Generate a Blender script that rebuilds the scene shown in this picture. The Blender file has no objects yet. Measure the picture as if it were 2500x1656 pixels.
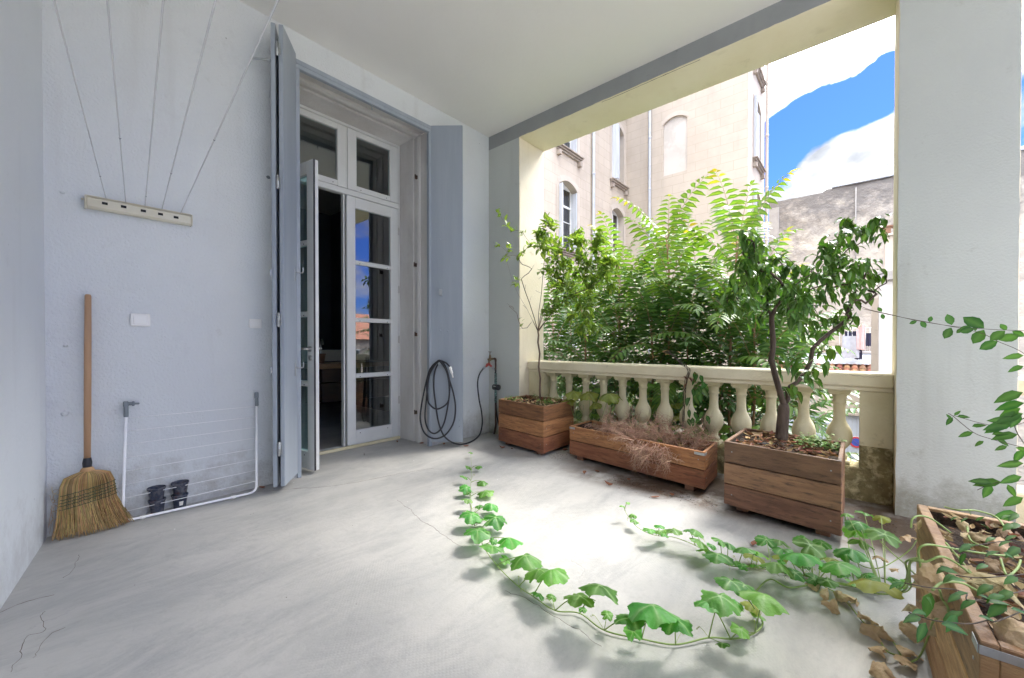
import bpy, bmesh, math, random
from mathutils import Vector as V, Matrix, noise

S = bpy.context.scene
C = S.collection
rad = math.radians
# ---------------------------------------------------------------- camera
EYE = V((-3.72, -3.64, 1.15)); YAW = rad(41.1); PIT = rad(-0.5); F = 986.0; PX = 1250.0
PY = 838 + F*math.tan(-PIT)
cam = bpy.data.cameras.new('camera'); co = bpy.data.objects.new('camera', cam); C.objects.link(co)
co.location = EYE; co.rotation_euler = (math.pi/2+PIT, 0, YAW-math.pi/2)
cam.sensor_width = 36; cam.lens = F/2500*36; cam.shift_y = (PY-828)/2500; cam.clip_start = .03; cam.clip_end = 2000
S.camera = co
# ---------------------------------------------------------------- world, sun, exposure
SUN_EL = 50; SUN_AZ = 102   # compass-like: angle of the direction TO the sun, counted from +Y clockwise
sd = V((math.sin(rad(SUN_AZ))*math.cos(rad(SUN_EL)), math.cos(rad(SUN_AZ))*math.cos(rad(SUN_EL)), math.sin(rad(SUN_EL))))
sl = bpy.data.lights.new('sun', 'SUN'); so = bpy.data.objects.new('sun', sl); C.objects.link(so)
sl.energy = .5; sl.angle = rad(19); sl.color = (1, .95, .87); so.location = sd*40
so.rotation_euler = (-sd).to_track_quat('-Z', 'Y').to_euler()
S.view_settings.view_transform = 'Standard'; S.view_settings.look = 'None'
S.view_settings.exposure = 4.08; S.view_settings.gamma = 1
W = bpy.data.worlds.new('World'); S.world = W; W.use_nodes = True
nt = W.node_tree; nt.nodes.clear()
def N(nt, t, **k):
    n = nt.nodes.new(t)
    for a, b in k.items():
        if a.startswith('i_'):
            key = a[2:]; key = int(key) if key.isdigit() else key.replace('_', ' ')
            n.inputs[key].default_value = b
        else: setattr(n, a, b)
    return n
def L(nt, a, b, ao=0, bi=0):
    nt.links.new(a.outputs[ao], b.inputs[bi])
def CR(nt, stops, interp='LINEAR'):
    r = nt.nodes.new('ShaderNodeValToRGB'); r.color_ramp.interpolation = interp
    e = r.color_ramp.elements
    while len(e) < len(stops): e.new(.5)
    for q, (p, c) in zip(e, stops):
        q.position = p; q.color = (c, c, c, 1) if isinstance(c, (int, float)) else (*c, 1)
    return r
def ray(x, y):
    f = V((math.cos(YAW)*math.cos(PIT), math.sin(YAW)*math.cos(PIT), math.sin(PIT)))
    r = V((math.sin(YAW), -math.cos(YAW), 0)); u = r.cross(f)
    return f + r*((x-PX)/F) + u*((PY-y)/F)
def hit(x, y, ax, v):
    d = ray(x, y); return EYE + d*((v-EYE[ax])/d[ax])
def FL(x, y, z=0.): return hit(x, y, 2, z)      # point of the plane z
def WY(x, y, v=0.): return hit(x, y, 1, v)      # point of the wall plane y
def WX(x, y, v=0.): return hit(x, y, 0, v)      # point of the wall plane x
def AT(x, y, d): return EYE + ray(x, y)*d       # point at a depth

tc = N(nt, 'ShaderNodeTexCoord')
sky = N(nt, 'ShaderNodeTexSky', sky_type='NISHITA', sun_disc=False, sun_elevation=rad(SUN_EL), sun_rotation=rad(SUN_AZ))
sky.air_density = 1.0; sky.dust_density = .2; sky.ozone_density = 3.0
mp = N(nt, 'ShaderNodeMapping'); mp.inputs['Scale'].default_value = (1, 1, 1.6); L(nt, tc, mp)
n1 = N(nt, 'ShaderNodeTexNoise', i_Scale=4.2, i_Detail=12, i_Roughness=.6); L(nt, mp, n1)
n1.inputs['Distortion'].default_value = .25
acc = n1
def madd(a, b, op='ADD', v=None):
    m = N(nt, 'ShaderNodeMath', operation=op); L(nt, a, m)
    if b is not None: L(nt, b, m, 0, 1)
    else: m.inputs[1].default_value = v
    return m
for (px, py, rr, amp) in [(2100, 395, .15, .30), (2010, 415, .07, .12), (1985, 150, .16, .2), (2150, 60, .14, .25), (1880, 150, .08, .12), (1885, 225, .055, .16),
                          (1950, 300, .085, -.45), (2050, 262, .08, -.42), (2130, 238, .07, -.36), (2185, 200, .06, -.25), (1885, 395, .07, -.36), (1900, 345, .06, -.3), (2160, 130, .045, -.26), (1885, 490, .04, .2), (1900, 330, .05, -.22)]:
    d = ray(px, py).normalized()
    vd = N(nt, 'ShaderNodeVectorMath', operation='DISTANCE'); L(nt, tc, vd); vd.inputs[1].default_value = d
    mr = N(nt, 'ShaderNodeMapRange', interpolation_type='SMOOTHSTEP'); L(nt, vd, mr, 1, 0)
    mr.inputs[1].default_value = rr; mr.inputs[2].default_value = 0; mr.inputs[3].default_value = 0; mr.inputs[4].default_value = amp
    acc = madd(acc, mr)
cr = CR(nt, [(.475, 0), (.52, .35), (.60, 1)]); L(nt, acc, cr)
n2 = N(nt, 'ShaderNodeTexNoise', i_Scale=9, i_Detail=8); L(nt, mp, n2)
cc = CR(nt, [(.36, (.40, .43, .49)), (.50, (.68, .70, .74)), (.62, (1, 1, 1))]); L(nt, n2, cc)
tn = N(nt, 'ShaderNodeMix', data_type='RGBA', blend_type='MULTIPLY'); tn.inputs[0].default_value = 1; tn.inputs[7].default_value = (.085, .145, .36, 1); L(nt, sky, tn, 0, 6)
bs = N(nt, 'ShaderNodeBackground'); L(nt, tn, bs, 2, 0); bs.inputs[1].default_value = .05
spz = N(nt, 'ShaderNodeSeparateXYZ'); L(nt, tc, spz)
bz = N(nt, 'ShaderNodeMapRange', interpolation_type='SMOOTHSTEP', i_1=.36, i_2=.62, i_3=.095, i_4=2.25); L(nt, spz, bz, 2, 0)   # clouds dimmed low in view, brightened overhead out of frame to fill the loggia
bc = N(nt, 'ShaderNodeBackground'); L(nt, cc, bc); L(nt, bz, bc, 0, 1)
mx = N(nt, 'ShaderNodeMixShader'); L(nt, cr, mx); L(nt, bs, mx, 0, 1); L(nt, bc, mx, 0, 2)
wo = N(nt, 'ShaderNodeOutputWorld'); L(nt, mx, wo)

# ---------------------------------------------------------------- mesh helper
class MB:
    def __init__(s): s.v = []; s.f = []; s.m = []; s.s = []; s.c = []
    def add(s, vs, fs, mat=0, sm=False, col=0.):
        b = len(s.v); s.v += [tuple(p) for p in vs]
        s.c += list(col) if isinstance(col, (list, tuple)) else [col]*len(vs)
        for q in fs: s.f.append(tuple(b+i for i in q)); s.m.append(mat); s.s.append(sm)
        return s
    def quad(s, a, b, c, d, mat=0): return s.add([a, b, c, d], [(0, 1, 2, 3)], mat)
    def obox(s, cen, ax, h, c=0., mat=0):
        cen = V(cen); ax = [V(a).normalized() for a in ax]; c = min(c, min(h)*.9)
        def P(x, y, z): return cen+ax[0]*x+ax[1]*y+ax[2]*z
        sg = (-1, 1)
        if c <= 0:
            vs = [P(x*h[0], y*h[1], z*h[2]) for x in sg for y in sg for z in sg]
            return s.add(vs, [(0, 1, 3, 2), (4, 6, 7, 5), (0, 4, 5, 1), (2, 3, 7, 6), (0, 2, 6, 4), (1, 5, 7, 3)], mat)
        vs = []; ix = {}
        for x in sg:
            for y in sg:
                for z in sg:
                    for k in range(3):
                        q = [x*(h[0]-c), y*(h[1]-c), z*(h[2]-c)]; q[k] = (x, y, z)[k]*h[k]
                        ix[(x, y, z, k)] = len(vs); vs.append(P(*q))
        fs = []
        for a in sg:
            for k in range(3):
                o = [i for i in range(3) if i != k]; q = []
                for (b, d) in ((-1, -1), (-1, 1), (1, 1), (1, -1)):
                    t = [0, 0, 0]; t[k] = a; t[o[0]] = b; t[o[1]] = d; q.append(ix[(*t, k)])
                par = a*(1 if k != 1 else -1)
                fs.append(tuple(q[::-1]) if par > 0 else tuple(q))
        for a in sg:
            for b in sg:
                for k in range(3):
                    i, j = [q for q in range(3) if q != k]
                    q = []
                    for (e, kk) in ((-1, i), (1, i), (1, j), (-1, j)):
                        t = [0, 0, 0]; t[i] = a; t[j] = b; t[k] = e; q.append(ix[(*t, kk)])
                    fs.append(tuple(q))
        for x in sg:
            for y in sg:
                for z in sg: fs.append((ix[(x, y, z, 0)], ix[(x, y, z, 1)], ix[(x, y, z, 2)]))
        return s.add(vs, fs, mat)
    def box(s, x0, x1, y0, y1, z0, z1, c=0., mat=0):
        return s.obox(((x0+x1)/2, (y0+y1)/2, (z0+z1)/2), ((1, 0, 0), (0, 1, 0), (0, 0, 1)), (abs(x1-x0)/2, abs(y1-y0)/2, abs(z1-z0)/2), c, mat)
    def bar(s, p, q, w, t, up=(0, 0, 1), c=0., mat=0):   # beam from p to q, width w along 'side', thickness t along up-ish
        p = V(p); q = V(q); a = (q-p); l = a.length; a.normalize(); sd_ = a.cross(V(up)).normalized(); u = sd_.cross(a)
        return s.obox((p+q)/2, (a, sd_, u), (l/2, w/2, t/2), c, mat)
    def tube(s, path, r, seg=8, mat=0, col=0., caps=True):
        path = [V(p) for p in path]; n = len(path); rs = r if isinstance(r, (list, tuple)) else [r]*n
        t0 = (path[1]-path[0]).normalized(); nn = t0.orthogonal().normalized(); vs = []
        for i, p in enumerate(path):
            t = (path[min(i+1, n-1)]-path[max(i-1, 0)])
            t = t.normalized() if t.length > 1e-9 else t0
            nn = (nn-t*nn.dot(t)); nn = nn.normalized() if nn.length > 1e-6 else t.orthogonal().normalized()
            b = t.cross(nn)
            for k in range(seg):
                a = 2*math.pi*k/seg; vs.append(p+(nn*math.cos(a)+b*math.sin(a))*rs[i])
        fs = [(i*seg+k, i*seg+(k+1) % seg, (i+1)*seg+(k+1) % seg, (i+1)*seg+k) for i in range(n-1) for k in range(seg)]
        if caps: fs += [tuple(range(seg))[::-1], tuple((n-1)*seg+k for k in range(seg))]
        return s.add(vs, fs, mat, True, col)
    def lathe(s, prof, cen=(0, 0, 0), seg=24, ax=(0, 0, 1), mat=0, sm=True, sq=1.):
        ax = V(ax).normalized(); e1 = V((0, 1, 0)) if abs(ax.y) < .9 else V((1, 0, 0)); e1 = (e1-ax*e1.dot(ax)).normalized(); e2 = ax.cross(e1)
        vs = [V(cen)+ax*z+(e1*math.cos(2*math.pi*k/seg)+e2*math.sin(2*math.pi*k/seg)*sq)*max(r, 1e-5) for (r, z) in prof for k in range(seg)]
        fs = [(i*seg+k, i*seg+(k+1) % seg, (i+1)*seg+(k+1) % seg, (i+1)*seg+k) for i in range(len(prof)-1) for k in range(seg)]
        return s.add(vs, fs, mat, sm)
    def build(s, name, mats, parent=None, fix=True, sharp=None):
        me = bpy.data.meshes.new(name); me.from_pydata(s.v, [], s.f)
        if fix:
            bm = bmesh.new(); bm.from_mesh(me); bmesh.ops.recalc_face_normals(bm, faces=bm.faces); bm.to_mesh(me); bm.free()
        me.polygons.foreach_set('use_smooth', s.s); me.polygons.foreach_set('material_index', s.m)
        if any(s.c):
            a = me.attributes.new('vein', 'FLOAT', 'POINT'); a.data.foreach_set('value', s.c)
        for m in (mats if isinstance(mats, (list, tuple)) else [mats]): me.materials.append(m)
        o = bpy.data.objects.new(name, me); C.objects.link(o)
        if sharp:
            me.set_sharp_from_angle(angle=rad(sharp))
        if parent:
            o.parent = parent; r = parent; off = V((0, 0, 0))
            while r is not None: off += r.location; r = r.parent
            o.location = -off
        me.update(); return o
def tag(o, label, cat, group=None):
    o['label'] = label; o['category'] = cat
    if group: o['group'] = group
    return o
def thing(name, label, cat, loc=(0, 0, 0), group=None):
    o = bpy.data.objects.new(name, None); C.objects.link(o); o.location = loc; o.empty_display_size = .1
    return tag(o, label, cat, group)
def kind(o, k): o['kind'] = k; return o
def cr_path(pts, n=6):   # Catmull-Rom
    pts = [V(p) for p in pts]; out = []
    for i in range(len(pts)-1):
        p0 = pts[max(i-1, 0)]; p1 = pts[i]; p2 = pts[i+1]; p3 = pts[min(i+2, len(pts)-1)]
        for k in range(n):
            t = k/n; out.append(.5*((2*p1)+(p2-p0)*t+(2*p0-5*p1+4*p2-p3)*t*t+(3*p1-p0-3*p2+p3)*t**3))
    return out+[pts[-1]]
def lerp(a, b, t): return a+(b-a)*t
def cells(rect, holes):   # grid decomposition of a rectangle minus holes
    x0, x1, z0, z1 = rect
    xs = sorted({x0, x1, *[v for h in holes for v in h[:2]]}); zs = sorted({z0, z1, *[v for h in holes for v in h[2:]]})
    out = []
    for a, b in zip(xs, xs[1:]):
        for c, d in zip(zs, zs[1:]):
            mx_, mz = (a+b)/2, (c+d)/2
            if not any(h[0] < mx_ < h[1] and h[2] < mz < h[3] for h in holes): out.append((a, b, c, d))
    return out

# ---------------------------------------------------------------- materials
def mk(name, c1, c2=None, scale=5, stretch=(1, 1, 1), rough=.7, bump=0, bscale=60, metal=0, spec=.5, lo=.35, hi=.65,
       island=0., trans=0., vein=None, dist=.01, c3=None, s3=20, lo3=.55, hi3=.7, bdetail=3, tint=None):
    m = bpy.data.materials.new(name); m.use_nodes = True; t = m.node_tree; t.nodes.clear()
    out = N(t, 'ShaderNodeOutputMaterial'); p = N(t, 'ShaderNodeBsdfPrincipled'); p.inputs['Roughness'].default_value = rough
    p.inputs['Metallic'].default_value = metal; p.inputs['Specular IOR Level'].default_value = spec
    tcn = N(t, 'ShaderNodeTexCoord'); mpn = N(t, 'ShaderNodeMapping'); L(t, tcn, mpn, 3, 0); mpn.inputs['Scale'].default_value = stretch
    col = N(t, 'ShaderNodeRGB'); col.outputs[0].default_value = (*c1, 1); last = col
    def mix(a, b, fac, fo=0):
        q = N(t, 'ShaderNodeMix', data_type='RGBA'); L(t, a, q, 2 if a.bl_idname == 'ShaderNodeMix' else 0, 6)
        if isinstance(b, tuple): q.inputs[7].default_value = (*b, 1)
        else: L(t, b, q, 0, 7)
        L(t, fac, q, fo, 0); return q
    if c2:
        no = N(t, 'ShaderNodeTexNoise', i_Scale=scale, i_Detail=7, i_Roughness=.6); L(t, mpn, no)
        r = CR(t, [(lo, 0), (hi, 1)]); L(t, no, r); last = mix(last, c2, r)
    if c3:
        no = N(t, 'ShaderNodeTexNoise', i_Scale=s3, i_Detail=9, i_Roughness=.7); L(t, mpn, no)
        r = CR(t, [(lo3, 0), (hi3, 1)]); L(t, no, r); last = mix(last, c3, r)
    if island:
        g = N(t, 'ShaderNodeNewGeometry'); hs = N(t, 'ShaderNodeHueSaturation')
        mr = N(t, 'ShaderNodeMapRange', i_3=1-island, i_4=1+island); L(t, g, mr, 8, 0); L(t, mr, hs, 0, 2)
        ml = N(t, 'ShaderNodeMath', operation='MULTIPLY'); L(t, g, ml, 8, 0); ml.inputs[1].default_value = 7.31
        fr = N(t, 'ShaderNodeMath', operation='FRACT'); L(t, ml, fr)
        mh = N(t, 'ShaderNodeMapRange', i_3=.5-.07*island, i_4=.5+.06*island); L(t, fr, mh); L(t, mh, hs, 0, 0)
        L(t, last, hs, 2 if last.bl_idname == 'ShaderNodeMix' else 0, 4); last = hs
    if vein:
        at = N(t, 'ShaderNodeAttribute', attribute_name='vein'); last = mix(last, vein, at, 2)
    so_ = 2 if last.bl_idname == 'ShaderNodeMix' else 0
    L(t, last, p, so_, 0)
    if bump:
        bn = N(t, 'ShaderNodeTexNoise', i_Scale=bscale, i_Detail=bdetail, i_Roughness=.6); L(t, mpn, bn)
        b = N(t, 'ShaderNodeBump', i_Strength=bump, i_Distance=dist); L(t, bn, b, 0, 'Height'); L(t, b, p, 0, 'Normal')
    if trans:
        tr = N(t, 'ShaderNodeBsdfTranslucent')
        if tint:
            q = N(t, 'ShaderNodeMix', data_type='RGBA', blend_type='MULTIPLY'); q.inputs[0].default_value = 1
            L(t, last, q, so_, 6); q.inputs[7].default_value = (*tint, 1); L(t, q, tr, 2, 0)
        else: L(t, last, tr, so_, 0)
        mxs = N(t, 'ShaderNodeMixShader'); mxs.inputs[0].default_value = trans; L(t, p, mxs, 0, 1); L(t, tr, mxs, 0, 2); L(t, mxs, out)
    else: L(t, p, out)
    m['p'] = 1
    return m
def princ(m): return [n for n in m.node_tree.nodes if n.bl_idname == 'ShaderNodeBsdfPrincipled'][0]

wall_paint = mk('wall_paint', (.765, .79, .79), (.72, .745, .75), .9, rough=.85, bump=.8, bscale=62, dist=.012, c3=(.62, .63, .635), s3=2.3, lo3=.58, hi3=.8, bdetail=5)
smooth_paint = mk('smooth_paint', (.765, .79, .79), (.73, .755, .76), 1.2, rough=.8, bump=.25, bscale=40, dist=.01)
pier_paint_shaded = mk('pier_paint_shaded', (.57, .59, .55), (.53, .55, .515), 1.3, rough=.8, bump=.45, bscale=70, dist=.008, c3=(.48, .47, .42), s3=3.1, lo3=.66, hi3=.82)  # wall grey darkened in colour to carry the piers' backlit shade
beam_paint_shaded = mk('beam_paint_shaded', (.34, .35, .345), (.29, .30, .295), 1.6, rough=.85, bump=.35, bscale=70, dist=.008)  # same grey, darker again: shade of the backlit beam put into the colour
ceil_paint = mk('ceiling_paint', (.88, .855, .82), (.85, .825, .79), .8, rough=.85, bump=.12, bscale=25)
cream = mk('cream_render', (.88, .79, .61), (.83, .73, .53), 1.7, rough=.8, bump=.35, bscale=45, c3=(.62, .52, .32), s3=5, lo3=.66, hi3=.85)
cream_old = mk('cream_old', (.72, .66, .46), (.62, .55, .33), 2.2, rough=.85, bump=.5, bscale=38, c3=(.30, .25, .13), s3=6, lo3=.6, hi3=.78)
stone_rail = mk('rail_stone', (.78, .71, .52), (.70, .62, .42), 3, rough=.8, bump=.4, bscale=60, c3=(.42, .37, .26), s3=7, lo3=.62, hi3=.8)
damp = mk('damp_render', (.38, .32, .16), (.15, .125, .055), 6, rough=.95, bump=1.0, bscale=22, dist=.04, c3=(.62, .54, .32), s3=11, lo3=.5, hi3=.62, bdetail=8)
reveal_old = mk('reveal_plaster', (.68, .665, .645), (.58, .555, .53), 3, (1, 1, .35), rough=.9, bump=.6, bscale=30, c3=(.38, .35, .32), s3=5, lo3=.62, hi3=.8)
shut_paint = mk('shutter_paint', (.37, .41, .455), (.31, .35, .40), 2, (3, 3, .3), rough=.45, bump=.15, bscale=30)
white_frame = mk('frame_paint', (.74, .75, .73), (.69, .70, .68), 3, rough=.35)
white_plastic = mk('white_plastic', (.90, .89, .85), rough=.35)
ivory = mk('ivory_plastic', (.72, .68, .55), (.66, .61, .47), 6, rough=.4)
white_enamel = mk('white_enamel', (.96, .96, .96), rough=.25)
grey_plastic = mk('grey_plastic', (.22, .25, .27), rough=.5)
black = mk('black_rubber', (.018, .019, .022), (.03, .03, .033), 12, rough=.45)
dark = mk('dark_void', (.012, .012, .013), rough=.8)
steel = mk('steel', (.55, .54, .52), rough=.28, metal=1)
galv = mk('galvanised', (.52, .54, .55), (.40, .42, .43), 30, rough=.45, metal=.85)
zinc = mk('zinc_pipe', (.50, .52, .54), (.42, .44, .46), 6, rough=.5, metal=.3)
brass = mk('old_brass', (.30, .22, .11), (.12, .08, .05), 25, rough=.5, metal=.7)
rust = mk('rust', (.13, .07, .045), (.06, .04, .03), 20, rough=.9)
verdigris = mk('verdigris_tape', (.20, .34, .30), (.06, .08, .08), 60, rough=.7, lo=.45, hi=.55)
redp = mk('red_plastic', (.50, .06, .04), rough=.4)
def wood(name, a, b, c, st):
    return mk(name, a, b, 3.2, st, rough=.55, bump=.5, bscale=30, c3=c, s3=7, lo3=.52, hi3=.72, island=.34, lo=.4, hi=.6)
wood_long = wood('planter_wood', (.44, .215, .085), (.29, .13, .052), (.08, .048, .028), (1.2, 1.2, 10))
wood_grey = wood('planter_wood_greyed', (.32, .18, .09), (.22, .12, .062), (.05, .034, .024), (1.4, 1.4, 9))
wood_pale = wood('planter_wood_pale', (.56, .36, .16), (.36, .20, .085), (.12, .07, .035), (1.4, 1.4, 9))
beech = mk('beech_handle', (.50, .30, .165), (.42, .24, .125), 4, (8, 8, .6), rough=.45)
straw = mk('broom_straw', (.62, .43, .19), (.50, .31, .11), 9, rough=.6, island=.45, trans=.12)
green_twine = mk('green_twine', (.03, .10, .06), rough=.7)
soil = mk('soil', (.035, .024, .016), (.07, .045, .028), 30, rough=1, bump=1, bscale=60, dist=.02)
litter = mk('dry_leaves', (.36, .20, .09), (.20, .10, .045), 25, rough=.75, island=.6, trans=.15)
litter_dark = mk('dry_leaves_dark', (.16, .085, .04), (.32, .20, .10), 22, rough=.8, island=.6, trans=.1)
withered = mk('withered_leaf', (.66, .53, .32), (.50, .37, .19), 30, rough=.75, island=.35, trans=.25, bump=.6, bscale=90)
drypink = mk('dry_stems', (.52, .34, .24), (.42, .25, .16), 30, rough=.8, island=.4)
bark = mk('bark', (.055, .036, .026), (.10, .07, .05), 25, (1, 1, .3), rough=.85, bump=.6, bscale=80)
bark_pale = mk('citrus_bark', (.20, .13, .085), (.12, .08, .055), 30, (1, 1, .3), rough=.8, bump=.4, bscale=90)
bark_orange = mk('ailanthus_stem', (.36, .20, .11), (.25, .15, .085), 8, (1, 1, .4), rough=.7)
leaf_citrus = mk('citrus_leaf', (.12, .235, .03), (.085, .18, .025), 6, rough=.36, island=.45, trans=.42, tint=(1.5, 1.5, .6), vein=(.30, .40, .10))
leaf_dark = mk('drooping_leaf', (.035, .105, .014), (.055, .14, .018), 8, rough=.32, island=.45, trans=.2, tint=(1.6, 1.6, .6), vein=(.12, .24, .05))
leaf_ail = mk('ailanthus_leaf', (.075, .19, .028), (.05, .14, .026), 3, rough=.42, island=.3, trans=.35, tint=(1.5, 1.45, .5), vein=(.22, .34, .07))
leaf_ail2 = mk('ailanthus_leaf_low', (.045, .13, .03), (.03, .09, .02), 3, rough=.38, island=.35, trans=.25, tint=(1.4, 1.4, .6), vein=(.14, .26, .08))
leaf_tip = mk('ailanthus_leaf_tip', (.24, .30, .03), (.30, .26, .03), 3, rough=.42, island=.3, trans=.42, tint=(1.4, 1.3, .5))
leaf_squash = mk('squash_leaf', (.13, .36, .07), (.08, .25, .05), 9, rough=.45, island=.38, trans=.42, tint=(1.5, 1.6, .5), vein=(.36, .52, .28), bump=.6, bscale=80, dist=.006)
leaf_yellow = mk('yellowing_leaf', (.28, .34, .06), (.20, .24, .05), 16, rough=.6, island=.25, trans=.4, tint=(1.4, 1.4, .6), vein=(.36, .40, .16), c3=(.36, .24, .06), s3=20, lo3=.6, hi3=.7)
leaf_vine = mk('climber_leaf', (.045, .15, .03), (.03, .10, .022), 10, rough=.5, spec=.3, island=.35, trans=.35, tint=(1.5, 1.6, .6), vein=(.10, .22, .06))
leaf_weed = mk('weed_leaf', (.16, .30, .05), (.11, .23, .04), 10, rough=.5, island=.3, trans=.4, tint=(1.4, 1.4, .6))
stem_green = mk('squash_stem', (.34, .46, .15), (.27, .38, .11), 20, rough=.5, trans=.15)
stem_brown = mk('climber_stem', (.09, .06, .04), (.06, .05, .03), 20, rough=.7)
tendril_m = mk('tendril', (.42, .48, .16), rough=.5, trans=.2)
def glass_mat(name, tint, boost=1.0, rough=0.):
    m = bpy.data.materials.new(name); m.use_nodes = True; t = m.node_tree; t.nodes.clear()
    out = N(t, 'ShaderNodeOutputMaterial'); fr = N(t, 'ShaderNodeFresnel', i_IOR=1.52)
    ml = N(t, 'ShaderNodeMath', operation='MULTIPLY'); ml.inputs[1].default_value = boost; ml.use_clamp = True; L(t, fr, ml)
    tr = N(t, 'ShaderNodeBsdfTransparent'); tr.inputs[0].default_value = (*tint, 1)
    gl = N(t, 'ShaderNodeBsdfGlossy'); gl.inputs['Roughness'].default_value = rough; gl.inputs[0].default_value = (1, 1, 1, 1)
    x = N(t, 'ShaderNodeMixShader'); L(t, ml, x); L(t, tr, x, 0, 1); L(t, gl, x, 0, 2); L(t, x, out); return m
pane_mat = glass_mat('window_glass', (.58, .80, .80), 4.5)
pane_teal = glass_mat('leaf_glass', (.42, .74, .76), 3.0)
pane_far = glass_mat('far_glass', (.5, .56, .6), 2.0)

def floor_mat():
    m = bpy.data.materials.new('concrete_floor'); m.use_nodes = True; t = m.node_tree; p = t.nodes['Principled BSDF']
    tcn = N(t, 'ShaderNodeTexCoord')
    def noi(sc, det=8, ro=.6, ds=0, src=tcn, so_=3):
        n = N(t, 'ShaderNodeTexNoise', i_Scale=sc, i_Detail=det, i_Roughness=ro); n.inputs['Distortion'].default_value = ds; L(t, src, n, so_, 0); return n
    def mix(a, b, fac, ao=0, fo=0):
        q = N(t, 'ShaderNodeMix', data_type='RGBA')
        if isinstance(a, tuple): q.inputs[6].default_value = (*a, 1)
        else: L(t, a, q, 2, 6)
        q.inputs[7].default_value = (*b, 1); L(t, fac, q, fo, 0); return q
    r = CR(t, [(.36, 0), (.66, 1)]); L(t, noi(.9), r); c = mix((.50, .485, .455), (.40, .395, .375), r)
    mps = N(t, 'ShaderNodeMapping'); mps.inputs['Scale'].default_value = (1.0, 2.6, 1); mps.inputs['Rotation'].default_value = (0, 0, .5); L(t, tcn, mps, 3, 0)
    r = CR(t, [(.44, 0), (.66, .8)]); L(t, noi(1.5, 13, .78, .5, mps, 0), r); c = mix(c, (.31, .31, .305), r)
    r = CR(t, [(.55, 0), (.75, .5)]); L(t, noi(12, 8, .7), r); c = mix(c, (.30, .29, .28), r)
    # cracks: warped voronoi edges, thinned by a mask
    wn = noi(3, 6); add = N(t, 'ShaderNodeVectorMath', operation='MULTIPLY_ADD'); L(t, wn, add, 1, 0); add.inputs[1].default_value = (.35, .35, 0); L(t, tcn, add, 3, 2)
    vo = N(t, 'ShaderNodeTexVoronoi', feature='DISTANCE_TO_EDGE', i_Scale=.75); L(t, add, vo)
    r1 = CR(t, [(0, .8), (.0012, .5), (.0035, 0)]); L(t, vo, r1, 0, 0)
    r2 = CR(t, [(.54, 0), (.64, .6)]); L(t, noi(1.3, 3), r2)
    ml = N(t, 'ShaderNodeMath', operation='MULTIPLY'); L(t, r1, ml); L(t, r2, ml, 0, 1)
    c = mix(c, (.34, .335, .33), ml)
    # white paint specks and dark specks
    v2 = N(t, 'ShaderNodeTexVoronoi', i_Scale=7.5); L(t, tcn, v2, 3, 0); r = CR(t, [(0, 1), (.028, 1), (.034, 0)]); L(t, v2, r)
    sx = N(t, 'ShaderNodeSeparateColor'); L(t, v2, sx, 1, 0); gt = N(t, 'ShaderNodeMath', operation='GREATER_THAN'); L(t, sx, gt); gt.inputs[1].default_value = .62
    m2 = N(t, 'ShaderNodeMath', operation='MULTIPLY'); L(t, r, m2); L(t, gt, m2, 0, 1); c = mix(c, (.85, .85, .84), m2)
    v3 = N(t, 'ShaderNodeTexVoronoi', i_Scale=11); L(t, tcn, v3, 3, 0); r = CR(t, [(0, 1), (.026, 1), (.034, 0)]); L(t, v3, r)
    sx = N(t, 'ShaderNodeSeparateColor'); L(t, v3, sx, 1, 0); gt = N(t, 'ShaderNodeMath', operation='GREATER_THAN'); L(t, sx, gt); gt.inputs[1].default_value = .7
    m3 = N(t, 'ShaderNodeMath', operation='MULTIPLY'); L(t, r, m3); L(t, gt, m3, 0, 1); c = mix(c, (.09, .07, .05), m3)
    # damp dirt under and before the planters (along the balustrade)
    sp = N(t, 'ShaderNodeSeparateXYZ'); L(t, tcn, sp, 3, 0)
    g = N(t, 'ShaderNodeMapRange', interpolation_type='SMOOTHSTEP', i_1=-.88, i_2=-.60); L(t, sp, g)
    wb = noi(2.2, 9, .7); r = CR(t, [(.34, 0), (.52, 1)]); L(t, wb, r); m4 = N(t, 'ShaderNodeMath', operation='MULTIPLY'); L(t, g, m4); L(t, r, m4, 0, 1)
    gy = N(t, 'ShaderNodeMapRange', interpolation_type='SMOOTHSTEP', i_1=-1.1, i_2=-2.2); L(t, sp, gy, 1, 0)
    m5 = N(t, 'ShaderNodeMath', operation='MULTIPLY'); L(t, m4, m5); L(t, gy, m5, 0, 1)
    c = mix(c, (.11, .075, .05), m5)
    L(t, c, p, 2, 0)
    # roller imprint relief
    mpn = N(t, 'ShaderNodeMapping'); mpn.inputs['Rotation'].default_value = (0, 0, rad(38)); L(t, tcn, mpn, 3, 0)
    w1 = N(t, 'ShaderNodeTexWave', i_Scale=24, bands_direction='X'); L(t, mpn, w1); w1.inputs['Distortion'].default_value = 2.0
    w2 = N(t, 'ShaderNodeTexWave', i_Scale=24, bands_direction='Y'); L(t, mpn, w2); w2.inputs['Distortion'].default_value = 2.0
    mw = N(t, 'ShaderNodeMath', operation='MULTIPLY'); L(t, w1, mw, 1, 0); L(t, w2, mw, 1, 1)
    r = CR(t, [(.48, 0), (.68, 1)]); L(t, noi(1.9, 6), r); m6 = N(t, 'ShaderNodeMath', operation='MULTIPLY'); L(t, mw, m6); L(t, r, m6, 0, 1)
    b1 = N(t, 'ShaderNodeBump', i_Strength=.22, i_Distance=.003); L(t, m6, b1, 0, 'Height')
    b2 = N(t, 'ShaderNodeBump', i_Strength=.3, i_Distance=.01); L(t, noi(30, 8, .7), b2, 0, 'Height'); L(t, b1, b2, 0, 'Normal')
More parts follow.
